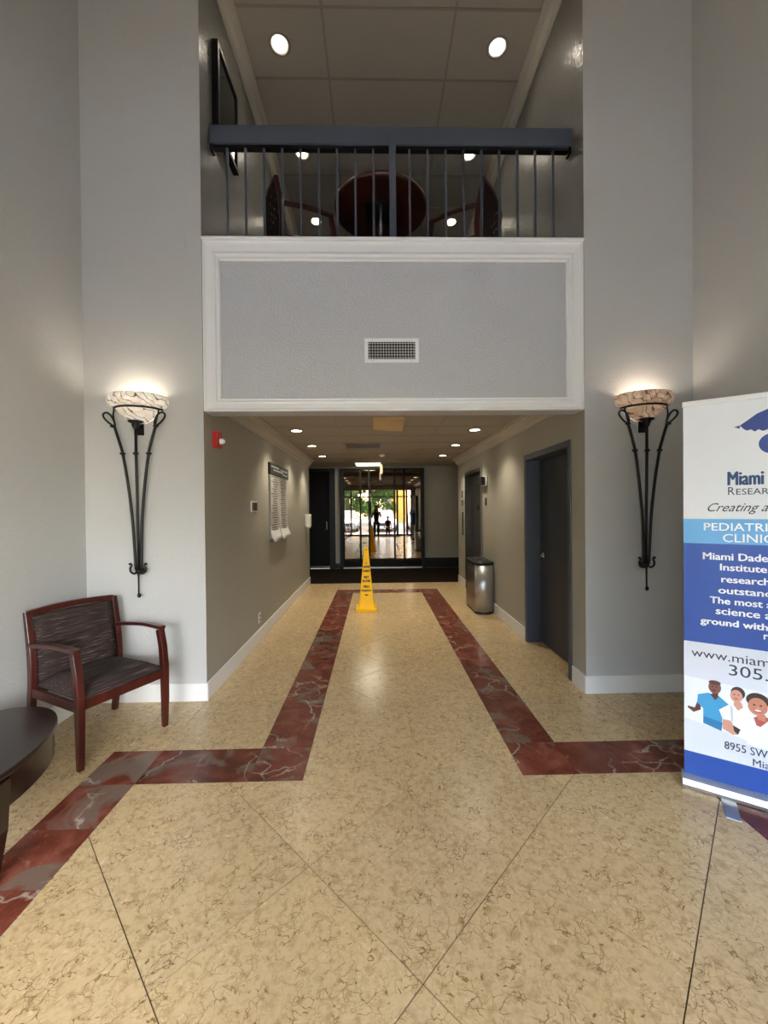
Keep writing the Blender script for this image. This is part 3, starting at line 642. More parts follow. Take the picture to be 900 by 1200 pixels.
# ------------------------------------------------------------------ wall torchiere sconces
def sconce(cx, alab, en, label):
    r = empty('wall_sconce', (cx, Y0, 0), 0, label, 'wall sconce', 'torch sconces beside the opening')
    A0, A1, cy = PI, 2*PI, -.003
    pr = [(.018, 2.185), (.05, 2.195), (.09, 2.217), (.13, 2.248), (.158, 2.278), (.172, 2.298), (.196, 2.306), (.220, 2.325), (.229, 2.350), (.226, 2.378), (.212, 2.398), (.204, 2.398), (.216, 2.376), (.218, 2.350), (.208, 2.332), (.165, 2.310)]
    b = MB(); b.lathe(pr, (0, cy), 28, 0, A0, A1, 1, .86); bw = b.build('glass_bowl', alab, r)
    b = MB(); b.lathe([(.008, 2.12), (.014, 2.14), (.024, 2.145), (.02, 2.155), (.03, 2.165), (.026, 2.178), (.052, 2.190), (.056, 2.2), (.05, 2.2)], (0, -.06), 16)
    b.build('cup', M['black'], r)
    arc = [(.176*math.cos(t), cy+.176*.86*math.sin(t), 2.296) for t in [PI+PI*k_/24 for k_ in range(25)]]
    MB().tube(arc, .0085, 8).build('ring', M['black'], r)
    MB().tube([(0, -.06, 2.13), (0, -.06, 1.95), (0, -.05, 1.4), (0, -.045, 1.05)], [.011, .011, .010, .009], 8).build('rod', M['black'], r)
    for s in (-1, 1):
        P_ = smooth_path([(s*.155, -.07, 2.155), (s*.118, -.068, 2.03), (s*.095, -.065, 1.93), (s*.060, -.06, 1.68), (s*.034, -.055, 1.40), (s*.020, -.048, 1.05)])
        rd_ = MB().tube(P_, [.0108+.0*i for i in range(len(P_))], 8).build('rod', M['black'], r)
        lp = smooth_path([(s*.150, -.07, 2.145), (s*.152, -.075, 2.19), (s*.172, -.08, 2.235), (s*.205, -.08, 2.262), (s*.232, -.08, 2.25), (s*.228, -.078, 2.222), (s*.195, -.074, 2.185), (s*.158, -.07, 2.16)])
        MB().tube(lp, .0075, 8).build('loop', M['black'], rd_)
        b = MB(); b.ball((s*.162, -.078, 2.158), .015, 8, 0, (1.6, 1, .8)); b.build('knob', M['black'], rd_)
        MB().tube([(s*.150, -.07, 2.15), (s*.170, -.06, 2.25), (s*.172, -.05, 2.292)], .006, 8).build('stay', M['black'], rd_)
        MB().tube(smooth_path([(s*.008, -.05, 1.035), (s*.032, -.055, 1.022), (s*.056, -.055, 1.038), (s*.060, -.055, 1.065), (s*.050, -.055, 1.085), (s*.058, -.055, 1.10), (s*.068, -.055, 1.094)]), .0075, 8).build('scroll', M['black'], r)
    for x_, z_ in ((0, 1.95), (-.099, 1.95), (.099, 1.95)):
        b = MB(); b.ball((x_, -.0645, z_), .022, 10, 0, (1, 1, .55)); b.ball((x_, -.0645, z_+.016), .010, 8); b.ball((x_, -.0645, z_-.016), .010, 8); b.build('collar', M['black'], r)
    b = MB(); b.ball((0, -.05, 1.04), .026, 10, 0, (1, .7, .8)); b.tube([(0, -.05, 1.03), (0, -.05, .86)], [.007, .006], 8); b.ball((.003, -.05, .853), .014, 10, 0, (1, 1, 1.3)); b.build('finial', M['black'], r)
    MB().box(-.02, .02, -.05, -.001, 1.02, 1.06).build('lower_bracket', M['black'], r); wb_ = MB().box(-.03, .03, -.014, -.001, 2.10, 2.24).build('wall_bracket', M['black'], r); MB().tube([(0, -.001, 2.15), (0, -.06, 2.15)], .008, 8).build('spur', M['black'], wb_)
    b = MB(); b.ball((0, -.085, 2.285), .028, 12, 0, (1, 1, 1.2)); b.build('bulb', M['lamp'], r)
    light('sconce_lamp', 'POINT', (0, -.10, 2.345), en, r, (1, .93, .82), .05)
sconce(-1.843, M['alab_l'], 3.2, 'wrought iron torch sconce with pale alabaster bowl above the striped armchair')
sconce(2.150, M['alab_r'], 3.2, 'wrought iron torch sconce with pinkish alabaster bowl beside the roll-up banner')

# ------------------------------------------------------------------ small fittings
gr = empty('air_grille', (.141, YF+.012, 2.775), 0, 'white louvred air supply grille on the fascia panel', 'air grille')
gw, gh = .218, .097
b = MB()
for x0, x1, z0, z1 in ((-gw, gw, gh-.028, gh), (-gw, gw, -gh, -gh+.028), (-gw, -gw+.03, -gh+.028, gh-.028), (gw-.03, gw, -gh+.028, gh-.028)): b.box(x0, x1, -.010, 0, z0, z1)
b.build('frame', M['white'], gr, bevel=.003)
MB().box(-gw+.03, gw-.03, -.0012, 0, -gh+.028, gh-.028).build('shade_sheet', M['print_black'], gr)  # black sheet paints the shade behind the louvres
v_ = MB().box(-.0012, .0012, -.009, -.004, -gh+.028, gh-.028).mesh('blade', M['white'])
for q in range(17):
    o = child('blade', v_, gr); o.location.x = -gw+.03+(2*gw-.06)*(q+.5)/17
h2 = MB().box(-gw+.03, gw-.03, -.0045, -.002, -.0012, .0012).mesh('cross_blade', M['white'])
for q in range(6):
    o = child('blade', h2, gr); o.location.z = -gh+.028+(2*gh-.056)*(q+.5)/6
for sx in (-1, 1):
    for sz in (-1, 1): MB().ball((sx*.155, -.0105, sz*.083), .004, 6).build('screw', M['silver'], gr)
pt = MB().box(-1.548, -1.470, Y0-.006, Y0, 3.562, 3.678).build('blank_cover_plate', M['wall'], bevel=.002); tag(pt, 'blank grey painted cover plate high on the left column', 'cover plate')
fa_ = empty('fire_alarm', (XL, 3.40, 2.10), 0, 'red fire alarm strobe on the left hall wall near the opening', 'fire alarm')
MB().box(0, .045, -.055, .055, -.068, .068).build('housing', M['redplastic'], fa_, bevel=.008)
b = MB(); b.lathe([(.026, 0), (.024, .02), (.015, .035), (.004, .04)], n=14); o = b.build('strobe', M['lens'], fa_); o.location = (.045, .005, -.012); o.rotation_euler = (0, PI/2, 0)
th = empty('thermostat', (XL, 4.44, 1.545), 0, 'small white framed thermostat with dark screen on the left hall wall', 'thermostat')
MB().box(0, .014, -.10, .10, -.06, .06).build('frame', M['whiteplastic'], th, bevel=.003); MB().box(.0145, .02, -.02, .08, -.045, .045).build('screen', M['darkplastic'], th)
MB().box(.0145, .018, -.085, -.04, -.045, .045).build('screen', M['darkplastic'], th)
ou = MB().box(XL, XL+.006, 4.575, 4.65, .21, .325).build('wall_outlet', M['whiteplastic'], bevel=.002); tag(ou, 'white wall outlet low on the left hall wall', 'outlet')
for z_ in (.235, .28): MB().box(XL+.0062, XL+.0075, 4.597, 4.628, z_, z_+.025).build('socket', M['darkplastic'], ou)
sd = empty('sanitizer_dispenser', (XL, 7.72, 1.275), 0, 'white soap dispenser box at the far end of the left hall wall', 'dispenser')
MB().box(0, .10, -.07, .07, -.10, .14).build('housing', M['whiteplastic'], sd, bevel=.012); MB().box(.02, .09, -.05, .05, -.125, -.10).build('nozzle', M['silver'], sd)
MB().box(.1002, .102, -.012, .012, .07, .10).build('badge', M['redplastic'], sd)
# directory board
db = empty('directory_board', (XL+.001, 5.575, 1.10), 0, 'wall directory with black header above two columns of small name strips', 'directory board')
MB().box(0, .018, -.515, .515, .0, .86).build('panel', M['steel'], db)
MB().box(0, .030, -.525, .525, .86, 1.01).build('header', M['darkplastic'], db, bevel=.003)
for yy, l_, z_ in ((-.28, .40, .965), (-.10, .55, .925), (.22, .42, .955), (.28, .30, .90)): MB().box(.0305, .033, yy-l_/2, yy+l_/2, z_-.008, z_+.008).build('header_bar', M['silver'], db)
strip = MB().box(.0185, .024, -.235, .235, -.0135, .0135).mesh('strip', mat('directory strip', 'b9b6ae', .35)); bar_ = MB().box(.0245, .0255, -.20, .12, -.005, .005).mesh('print_line', M['ink'])
for c_ in (-.25, .25):
    for q in range(26):
        o = child('name_strip', strip, db); o.location = (0, c_, .835-q*.0312)
        o2 = child('print_line', bar_, o); o2.scale.y = random.uniform(.5, 1.1); o2.location.y = random.uniform(-.03, .03)
for c_ in (-.26, .26):
    b = MB(); b.loft([[(.02+.05*(t_**2), c_-.24+.48*u_, .20-.20*t_+.03*u_*t_) for u_ in (0, .25, .5, .75, 1)] for t_ in (0, .25, .5, .75, 1)], 0, True, False, False, False)
    o = b.build('paper_sheet', M['whiteplastic'], db); so_ = o.modifiers.new('solid', 'SOLIDIFY'); so_.thickness = .0015

# hall ceiling: downlights, return vent, yellowed lens, fluorescent panel, exit sign, detector
def downlight(x, y, z, label, group, en, r=.075, spot=2.0, gimbal=False, blend=.9):
    o = empty('downlight', (x, y, z), 0, label, 'ceiling light', group)
    MB().lathe([(r*.82, .012), (r*.86, -.004), (r*1.15, -.006), (r*1.28, .0)], n=24).build('trim_ring', M['brass'], o)
    b = MB(); b.lathe([(.001, .0), (r*.5, -.001), (r*.84, .0)], n=20)
    if gimbal:
        b = MB(); b.lathe([(.001, -.022), (r*.4, -.022), (r*.62, -.014), (r*.70, .004)], n=20)
    b.build('lens', M['lamp'], o)
    light('downlight_lamp', 'SPOT', (0, 0, -.03), en, o, (1, .90, .74), .05, spot=spot, blend=blend)
    return o
for i, (x_, nm) in enumerate(((-.99, 'left'), (1.27, 'right'))):
    for j, (y_, w_) in enumerate(((5.07, 'nearest'), (6.29, 'middle'), (7.50, 'farthest'))):
        downlight(x_, y_, ZC, '%s recessed round downlight of the three along the %s side of the low hall ceiling' % (w_, nm), 'hall downlights', 45)
for i, (x_, nm) in enumerate(((-.905, 'left'), (1.257, 'right'))):
    for j, (y_, w_) in enumerate(((4.0, 'large bright downlight above the rail at the front'), (5.21, 'round downlight seen just under the rail'), (6.43, 'small round downlight seen low between balusters at the back'))):
        downlight(x_, y_, ZL, '%s, %s side of the upper ceiling' % (w_, nm), 'loft downlights', 8, .085, 2.5, True)
vt = empty('return_vent', (-.19, 6.25, ZC), 0, 'square louvred return air vent in the hall ceiling', 'air vent')
b = MB(); b.box(-.29, .29, -.26, -.23, -.01, 0); b.box(-.29, .29, .23, .26, -.01, 0); b.box(-.29, -.26, -.23, .23, -.01, 0); b.box(.26, .29, -.23, .23, -.01, 0); b.build('frame', M['grid'], vt)
MB().box(-.26, .26, -.23, .23, -.002, 0).build('shade_sheet', M['print_black'], vt)  # duct shade put in as a black sheet above the blades
bl = MB().box(-.26, .26, -.006, .004, -.009, -.006).mesh('blade', M['grid'])
for q in range(11): o = child('blade', bl, vt); o.location.y = -.21+.042*q; 
tn = MB(); tn.loft([[(x_, y_, ZC-.004-.012*math.sin(PI*(y_-4.32)/.66)-(.03 if t_ else 0)) for x_, t_ in ((-.02, 0), (.16, 1), (.335, 0))] for y_ in (4.32, 4.5, 4.68, 4.86, 4.98)], 0, True, False, False, False)
tn = MB(); tn.loft([[(-.02, 4.31, ZC), (.325, 4.31, ZC), (.325, 4.31, ZC-.03), (.15, 4.31, ZC-.035), (-.02, 4.31, ZC-.03)], [(-.02, 4.86, ZC), (.34, 4.98, ZC), (.34, 4.98, ZC-.03), (.15, 4.93, ZC-.035), (-.02, 4.86, ZC-.03)]], 0, False)
tag(tn.build('ceiling_light_cover', M['tan'], bevel=.004), 'yellowed plastic light cover hanging from the front of the hall ceiling', 'light cover')
fl_ = empty('fluorescent_light', (-.17, 9.54, ZX), 0, 'square fluorescent ceiling panel in front of the mirrored glass doors', 'ceiling light')
MB().box(-.31, .31, -.32, .32, -.012, -.001).build('housing', M['white'], fl_); MB().box(-.285, .285, -.295, .295, -.014, -.0121).build('lens', M['fluor'], fl_)
light('fluorescent_lamp', 'AREA', (0, 0, -.03), 8, fl_, (1, .95, .78), .5)
ex = empty('exit_sign', (.135, 9.1, 2.40), 0, 'small lit exit sign hanging edge-on below the cross ceiling', 'exit sign')
MB().box(-.022, .022, -.15, .15, -.10, .10).build('housing', M['whiteplastic'], ex, bevel=.004); MB().box(-.01, .01, -.02, .02, .10, .18).build('hanger', M['whiteplastic'], ex)
MB().box(-.020, .020, -.1515, -.1502, -.095, .095).build('lit_edge', M['exitm'], ex)
for s in (-1, 1):
    MB().box(min(s*.0225, s*.0235), max(s*.0225, s*.0235), -.14, .14, -.09, .09).build('lit_face', M['exitm'], ex)
    me = text_mesh('EXIT', .2, .12, .04); me.materials.append(M['redplastic']); o = child('lettering', me, ex); o.rotation_euler = (PI/2, 0, s*PI/2); o.location = (s*.0242, -s*.1, -.06)
sdk = MB().lathe([(.001, -.035), (.04, -.035), (.058, -.02), (.062, 0)], n=18).build('smoke_detector', M['whiteplastic']); sdk.location = (.13, 7.35, ZC); tag(sdk, 'small round smoke detector on the hall ceiling beyond the vent', 'smoke detector')

# ------------------------------------------------------------------ loft railing, picture, table, chairs
rl = empty('balcony_railing', (.168, 3.39, 0), 0, 'slate blue steel balcony railing with thin balusters above the fascia panel', 'railing')
hw = (XR-XL)/2-.004
MB().box(-hw, hw, -.03, .05, 4.553, 4.70).build('top_rail', M['rail'], rl, bevel=.003)
MB().box(-hw, hw, -.012, .035, 4.53, 4.553).build('rail_gap_shade', M['darkplastic'], rl)  # black strip paints the dark, shaded gap beneath the top rail
MB().box(-.028, .028, -.026, .026, 3.63, 4.553).build('post', M['rail'], rl)
bs = MB().box(-.009, .009, -.009, .009, 3.63, 4.55).mesh('baluster', M['rail'])
for s in (-1, 1):
    for q in range(1, 10): o = child('baluster', bs, rl); o.location.x = s*.1525*q-.008
    MB().box(s*hw-.02 if s > 0 else -hw, hw if s > 0 else -hw+.02, -.02, .04, 4.50, 4.553).build('end_bracket', M['darkplastic'], rl)
pic = empty('framed_picture', (XL, 3.68, 5.12), 0, 'black framed picture hanging on the left loft wall behind the railing end', 'picture')
ph, pw = .37, .25
b = MB()
for y0_, y1_, z0_, z1_ in ((-pw, pw, ph-.035, ph), (-pw, pw, -ph, -ph+.035), (-pw, -pw+.035, -ph+.035, ph-.035), (pw-.035, pw, -ph+.035, ph-.035)): b.box(0, .055, y0_, y1_, z0_, z1_)
b.build('frame', M['darkplastic'], pic, bevel=.003)
MB().box(0, .04, -pw+.035, pw-.035, -ph+.035, ph-.035).build('glazed_print', mat('dark glossy print', '23262b', .08, var=('4a4844', 5)), pic)
tb_ = empty('round_table', (.075, 3.90, 3.63), 0, 'round mahogany pedestal table seen from below through the loft railing', 'table')
MB().lathe([(.001, .755), (.43, .755), (.445, .76), (.45, .775), (.445, .79), (.43, .795), (.001, .795)], n=48).build('tabletop', M['tabletop'], tb_)
MB().box(-.14, .14, -.14, .14, .735, .755).build('mounting_plate', M['darkplastic'], tb_)
MB().lathe([(.035, .02), (.035, .735)], n=20).build('column', M['chrome'], tb_); MB().lathe([(.001, .0), (.27, .0), (.27, .012), (.05, .03), (.001, .03)], n=32).build('base', M['darkplastic'], tb_)
weave = M['darkplastic']
def weave_mat():
    m = bpy.data.materials.new('diamond pattern upholstery'); m.use_nodes = True; nt = m.node_tree; b = nt.nodes['Principled BSDF']
    tc = N(nt, 'ShaderNodeTexCoord'); mp = N(nt, 'ShaderNodeMapping'); mp.inputs['Scale'].default_value = (1, 17, 17); mp.inputs['Rotation'].default_value = (PI/4, 0, 0)
    nt.links.new(tc.outputs['Object'], mp.inputs[0]); v = N(nt, 'ShaderNodeTexVoronoi', Scale=1.0, Randomness=.25); nt.links.new(mp.outputs[0], v.inputs['Vector'])
    nt.links.new(ramp(nt, v.outputs['Distance'], [(.30, srgb('d8cbb4')), (.38, srgb('2a1411'))]), b.inputs['Base Color']); b.inputs['Roughness'].default_value = .8; return m
WV = weave_mat()
def armchair(loc, rz, label, fab, wd=.57, dp=.585, back=.865, group=None):
    """local +x is forward"""
    r = empty('armchair', loc, rz, label, 'chair', group)
    hx, hy = dp/2-.02, wd/2-.02
    for s in (-1, 1):
        # front leg runs up to the arm, tapering at the foot and curving back a little
        P = [(hx, s*hy, 0), (hx+.004, s*hy, .2), (hx+.002, s*hy, .42), (hx-.012, s*hy, .56), (hx-.04, s*hy, .675)]
        MB().bar(P, [.032, .038, .042, .042, .042], [.030, .042, .046, .042, .040], 0, (0, 1, 0)).build('front_leg', M['cherry'], r, bevel=.004)
        P = [(-hx-.035, s*hy, 0), (-hx-.005, s*hy, .2), (-hx+.02, s*hy, .42), (-hx+.01, s*hy, .62), (-hx-.035, s*hy, back)]
        P = smooth_path(P, 3)
        MB().bar(P, .036, [.032+.02*math.sin(PI*k_/(len(P)-1)) for k_ in range(len(P))], 0, (0, 1, 0)).build('rear_leg', M['cherry'], r, bevel=.004)
        P = smooth_path([(-hx-.0, s*hy, .655), (-.08, s*(hy+.004), .682), (.08, s*(hy+.004), .694), (hx-.01, s*hy, .690)], 4)
        MB().bar(P, .046, .024, 0, (0, 1, 0)).build('arm', M['cherry'], r, bevel=.005)
        MB().bar([(-hx+.03, s*hy, .36), (hx-.02, s*hy, .365)], .024, .055, 0, (0, 1, 0)).build('side_rail', M['cherry'], r, bevel=.003)
    MB().bar([(hx-.004, -hy+.02, .375), (hx-.004, hy-.02, .375)], .026, .058, 0, (1, 0, 0)).build('front_rail', M['cherry'], r, bevel=.003)
    MB().bar([(-hx+.01, -hy+.02, .36), (-hx+.01, hy-.02, .36)], .024, .055, 0, (1, 0, 0)).build('back_rail', M['cherry'], r, bevel=.003)
    P = [(-hx-.035-.02*math.sin(PI*k_/8), -hy+2*hy*k_/8, back-.012+.012*math.sin(PI*k_/8)) for k_ in range(9)]
    MB().bar(P, .030, .040, 0, (1, 0, 0)).build('top_rail', M['cherry'], r, bevel=.004)
    # seat cushion: domed slab
    def slab(fn, nu=10, nv=10):
        rings = []
        top, bot = [], []
        b = MB(); idx = {}
        for i in range(nu+1):
            for j in range(nv+1):
                for k_ in (0, 1): idx[i, j, k_] = len(b.v); b.v.append(fn(i/nu, j/nv, k_))
        def q(*a): b.f.append(list(a)); b.m.append(0); b.sm.append(True)
        for i in range(nu):
            for j in range(nv):
                q(idx[i, j, 1], idx[i+1, j, 1], idx[i+1, j+1, 1], idx[i, j+1, 1]); q(idx[i, j, 0], idx[i, j+1, 0], idx[i+1, j+1, 0], idx[i+1, j, 0])
        for i in range(nu): q(idx[i, 0, 0], idx[i+1, 0, 0], idx[i+1, 0, 1], idx[i, 0, 1]); q(idx[i, nv, 0], idx[i, nv, 1], idx[i+1, nv, 1], idx[i+1, nv, 0])
        for j in range(nv): q(idx[0, j, 0], idx[0, j, 1], idx[0, j+1, 1], idx[0, j+1, 0]); q(idx[nu, j, 0], idx[nu, j+1, 0], idx[nu, j+1, 1], idx[nu, j, 1])
        return b
    def seatf(u, v, k_):
        x = -hx+.035+(2*hx-.035)*u; y = (-1+2*v)*(hy-.012)*(1-.03*(1-u))
        e = (min(1, min(u, 1-u)*6)*min(1, min(v, 1-v)*6))**.5
        return (x, y, .405-.01 if k_ == 0 else .425+.048*e-.015*(1-u))
    slab(seatf).build('seat', fab, r, bevel=0)
    zb0, zb1 = .40, back-.030
    def backf(u, v, k_):
        z = zb0+(zb1-zb0)*u; y = (-1+2*v)*(hy-.018)
        bx = (-hx+.016)+(-.050)*max(0, (z-.5))/.36*1.0
        bx -= .018*math.sin(PI*v)
        e = (min(1, min(u, 1-u)*8)*min(1, min(v, 1-v)*8))**.5
        g_ = math.exp(-((z-.645)/.010)**2)*.010
        return (bx-.012 if k_ == 0 else bx+.014+.020*e-g_, y, z)
    slab(backf, 30, 10).build('backrest', fab, r)
    return r
armchair((-1.852, 2.705, 0), math.radians(-27), 'cherry wood armchair with striped brown upholstery beside the left column', M['fabric'])
armchair((.91, 4.02, 3.63), math.radians(180-35), 'dark wood armchair with patterned back in the loft, right of the round table', WV, .56, .56, .88, 'loft armchairs')
armchair((-.72, 4.0, 3.63), math.radians(26), 'dark wood armchair with patterned back in the loft, left of the round table', WV, .56, .56, .88, 'loft armchairs')

# ------------------------------------------------------------------ oval table at the left edge
ot = empty('oval_table', (-1.862, 1.65, 0), 0, 'dark espresso oval table with deep curved apron at the left edge', 'table')
def oval(a, b_, n=48, cx=0, cy=0): return [(cx+a*math.cos(2*PI*k_/n), cy+b_*math.sin(2*PI*k_/n)) for k_ in range(n)]
MB().prism(oval(.365, .535), .435, .462, smooth=True).build('tabletop', M['espresso'], ot, bevel=.006)
b = MB(); O, I = oval(.352, .522), oval(.33, .50)
b.loft([[(x, y, z) for x, y in O] for z in (.305, .435)], 0, True, False, False); b.loft([[(x, y, z) for x, y in I] for z in (.305, .435)], 0, True, False, False)
for i in range(48):
    j = (i+1) % 48; b.add([(O[i][0], O[i][1], .305), (O[j][0], O[j][1], .305), (I[j][0], I[j][1], .305), (I[i][0], I[i][1], .305)], [(0, 1, 2, 3)])
b.build('apron', M['espresso'], ot)
for sx, sy in ((1, -.05), (-.7, .68), (-1, -.1), (0, -.95)):
    MB().bar([(sx*.30, sy*.46, 0), (sx*.325, sy*.49, .22), (sx*.335, sy*.50, .43)], [.035, .055, .06], [.035, .055, .06], 0, (0, 1, 0)).build('leg', M['espresso'], ot, bevel=.004)

# ------------------------------------------------------------------ storefront behind the camera (seen in the far glass)
sf = st(MB().box(-1.80, 2.0, YW-.12, YW-.02, 2.84, 2.90).build('window_1', M['darkplastic']))
for x_, w_ in ((-1.77, .06), (-1.36, .07), (-.28, .06), (1.2, .10), (1.74, .10), (1.97, .06)): MB().box(x_-w_/2, x_+w_/2, YW-.12, YW-.02, 0, 2.84).build('mullion', M['darkplastic'], sf)
for z0_, z1_ in ((0, .10), (2.15, 2.21)): MB().box(-1.80, 2.0, YW-.10, YW-.04, z0_, z1_).build('crossbar', M['darkplastic'], sf)
xs = [-1.74, -1.395, -1.325, -.31, -.25, 1.15, 1.25, 1.69, 1.79, 1.94]
for k_ in range(0, 10, 2):
    for z0_, z1_ in ((.10, 2.15), (2.21, 2.84)): MB().box(xs[k_], xs[k_+1], YW-.073, YW-.067, z0_, z1_).build('pane', M['glass'], sf)
mt_ = MB().box(-.9, 1.3, -1.95, -1.05, .0, .010).build('entrance_mat', M['carpet']); tag(mt_, 'dark entrance mat inside the storefront, behind the photographer', 'mat')
armchair((-1.75, -1.15, 0), math.radians(20), 'dark armchair beside the storefront, seen in the far glass', M['fabric'])

# ------------------------------------------------------------------ outside: pavement, parked cars, trees, building
st(MB().box(XLL-1.5, XRR+1.5, -4.4, YW-.12, 3.05, 3.3).build('ceiling_added_shade', M['white']))  # overhang added out of view to cut the skylight reaching the lobby
st(MB().box(-40, 40, -60, YW-.12, -.3, -.06).build('ground_parking', M['asphalt'])); st(MB().box(-12, 12, -4.6, YW-.12, -.28, -.01).build('ground_sidewalk', M['concrete']))
M['car_white'] = mat('white car paint', 'e6e7e8', .25, coat=.8); M['car_silver'] = mat('silver car paint', 'aeb3b8', .3, metal=.5, coat=.8); M['car_glass'] = mat('dark car glass', '1a1f24', .05)
M['tyre'] = mat('tyre rubber', '18181a', .8); M['head'] = mat('headlamp', 'e8eef2', .08); M['tail'] = mat('tail lamp', '8a1010', .3)
def car(x, y, paint, label, suv=False):
    r = empty('parked_car', (x, y, -.06), 0, label, 'car', 'cars parked outside')
    dz = .14 if suv else 0
    def ring(yy, hw_, z0_, z1_): return [(-hw_*.94, yy, z0_), (hw_*.94, yy, z0_), (hw_, yy, z0_+.22), (hw_, yy, z1_-.14), (hw_*.90, yy, z1_-.02), (hw_*.5, yy, z1_), (-hw_*.5, yy, z1_), (-hw_*.90, yy, z1_-.02), (-hw_, yy, z1_-.14), (-hw_, yy, z0_+.22)]
    stn = [(0, .70, .34, .66), (-.12, .80, .26, .74+dz), (-.5, .87, .24, .82+dz), (-1.25, .90, .24, .94+dz), (-2.2, .91, .24, .97+dz), (-3.4, .90, .24, .99+dz), (-4.2, .86, .26, .98+dz), (-4.5, .78, .32, .86+dz)]
    MB().loft([ring(*s) for s in stn]).build('body', paint, r)
    def cr(yy, hw_, z_): return [(-hw_, yy, z_), (hw_, yy, z_), (hw_, yy, z_+.01), (-hw_, yy, z_+.01)]
    cab = [(-1.15, .78, .93+dz), (-1.95, .66, 1.38+dz*1.6), (-2.4, .64, 1.43+dz*1.7), (-3.2, .63, 1.40+dz*1.6), (-4.05, .72, .97+dz)]
    rings = [[(-.80, a, .92+dz), (.80, a, .92+dz), (h_2, a, z_), (-h_2, a, z_)] for a, h_2, z_ in cab]
    MB().loft(rings, 0, False).build('window_glass', M['car_glass'], r, bevel=.05)
    MB().loft([[(-h_2*.98, a, z_+.005), (h_2*.98, a, z_+.005), (h_2*.9, a, z_+.035), (-h_2*.9, a, z_+.035)] for a, h_2, z_ in cab[1:4]], 0, True).build('roof', paint, r)
    for s in (-1, 1):
        for yy in (-.85, -3.65):
            wv_ = MB(); wv_.loft([[(s*(.90-t), yy+q*math.cos(a*PI/10), .31+q*math.sin(a*PI/10)) for a in range(20)] for t, q in ((.0, .20), (.0, .31), (.2, .31), (.2, .2))], 0, True); wh_ = wv_.build('wheel', M['tyre'], r)
            MB().loft([[(s*(.905-t), yy+.19*math.cos(a*PI/8), .31+.19*math.sin(a*PI/8)) for a in range(16)] for t in (0, .03)], 0, False).build('hubcap', M['alu'], wh_)
        MB().box(min(s*.48, s*.76), max(s*.48, s*.76), -.16, -.01, .58+dz, .69+dz).build('headlamp', M['head'], r, bevel=.02)
        MB().box(min(s*.92, s*1.06), max(s*.92, s*1.06), -1.5, -1.38, .98+dz, 1.10+dz).build('mirror', paint, r, bevel=.02)
    MB().box(-.42, .42, -.12, .01, .40, .60+dz).build('grille', M['tyre'], r, bevel=.01)
    return r
car(-2.1, -6.6, M['car_silver'], 'silver sedan parked outside, behind the lobby armchair in the glass')
car(.55, -6.9, M['car_white'], 'white sedan parked outside, behind the photographer in the glass')
car(3.3, -6.7, M['car_white'], 'white sport utility car parked outside at the right of the glass', True)
bark = mat('tree bark', '5b4a3a', .9, bump=(20, .6, .02)); lf = [mat('leaf green', '3f5f22', .6), mat('leaf yellow green', '6f8a35', .6), mat('leaf dark', '28421a', .6)]
def tree(x, y, h, label, seed):
    R_ = random.Random(seed); r = empty('tree', (x, y, -.06), 0, label, 'tree', 'trees beyond the parking lot')
    b = MB(); b.tube([(0, 0, 0), (.1, .05, h*.3), (.05, 0, h*.6)], [.2, .15, .07], 8); b.build('trunk', bark, r)
    for k_ in range(5):
        a = k_*1.3; b = MB(); b.tube([(.08, 0, h*(.3+.05*k_)), (math.cos(a)*.8, math.sin(a)*.8, h*.6), (math.cos(a)*1.4, math.sin(a)*1.4, h*.75)], [.08, .05, .02], 6); b.build('branch', bark, r)
    b = MB(); cl = [(max(-2, min(2, R_.gauss(0, 1.15))), max(-1.6, min(1.6, R_.gauss(0, .9))), h*R_.uniform(.22, .9), R_.uniform(.5, .9)) for _ in range(30)]
    for q in range(6500):
        cx, cy, cz, cr_ = R_.choice(cl); d = Vector((R_.gauss(0, 1), R_.gauss(0, 1), R_.gauss(0, 1))).normalized()*cr_*R_.random()**.4
        p = Vector((cx, cy, cz))+d; u = Vector((R_.gauss(0, 1), R_.gauss(0, 1), R_.gauss(0, .6))).normalized(); v = u.orthogonal().normalized(); s = R_.uniform(.10, .19)
        b.add([p-u*s, p+v*s*.5, p+u*s, p-v*s*.5], [(0, 1, 2, 3)], R_.choice((0, 0, 1, 2)))
    o = b.build('foliage', lf, r); o['kind'] = 'stuff'
tree(-8.2, -15, 6.0, 'leafy green tree beyond the silver sedan, left of the others', 1); tree(-2.6, -14.0, 6.5, 'tall leafy tree beyond the cars, in the middle', 2)
tree(-.4, -21.5, 7.0, 'leafy tree beyond the white sedan next to the building', 5); tree(6.0, -15.5, 5.5, 'leafy tree at the right of the building', 4)
for k_, (x_, w_) in enumerate(((-12, 'far left'), (-6.2, 'left of the middle'), (8.6, 'right of the middle'), (14.6, 'far right'))): tree(x_, -30 if abs(x_) > 4 else -30, 6.5, 'bushy tree in the back row beyond the parking lot, '+w_, 20+k_)
bd = empty('yellow_building', (4.0, -27, -.06), 0, 'ochre yellow building with banded stone pillar across the parking lot', 'building')
yel = mat('ochre stucco', 'd9a64e', .85); sto = mat('banded stone', 'a59d92', .85); sto2 = mat('banded stone dark', '6b6660', .85)
MB().box(-2.2, -.2, -6, 0, 0, 7).build('wall', yel, bd); MB().box(-2.5, .1, -6.3, .35, 7, 7.35).build('roof', sto, bd)
stn_ = MB().box(-.49, .49, -.2, .2, -.115, .115).mesh('stone_band', sto); stn2 = MB().box(-.47, .47, -.18, .18, -.06, .06).mesh('stone_band', sto2)
for k_ in range(20):
    o = child('stone_band', stn_, bd); o.location = (-2.7, .1, .12+.36*k_); o = child('stone_band', stn2, bd); o.location = (-2.7, .1, .30+.36*k_)
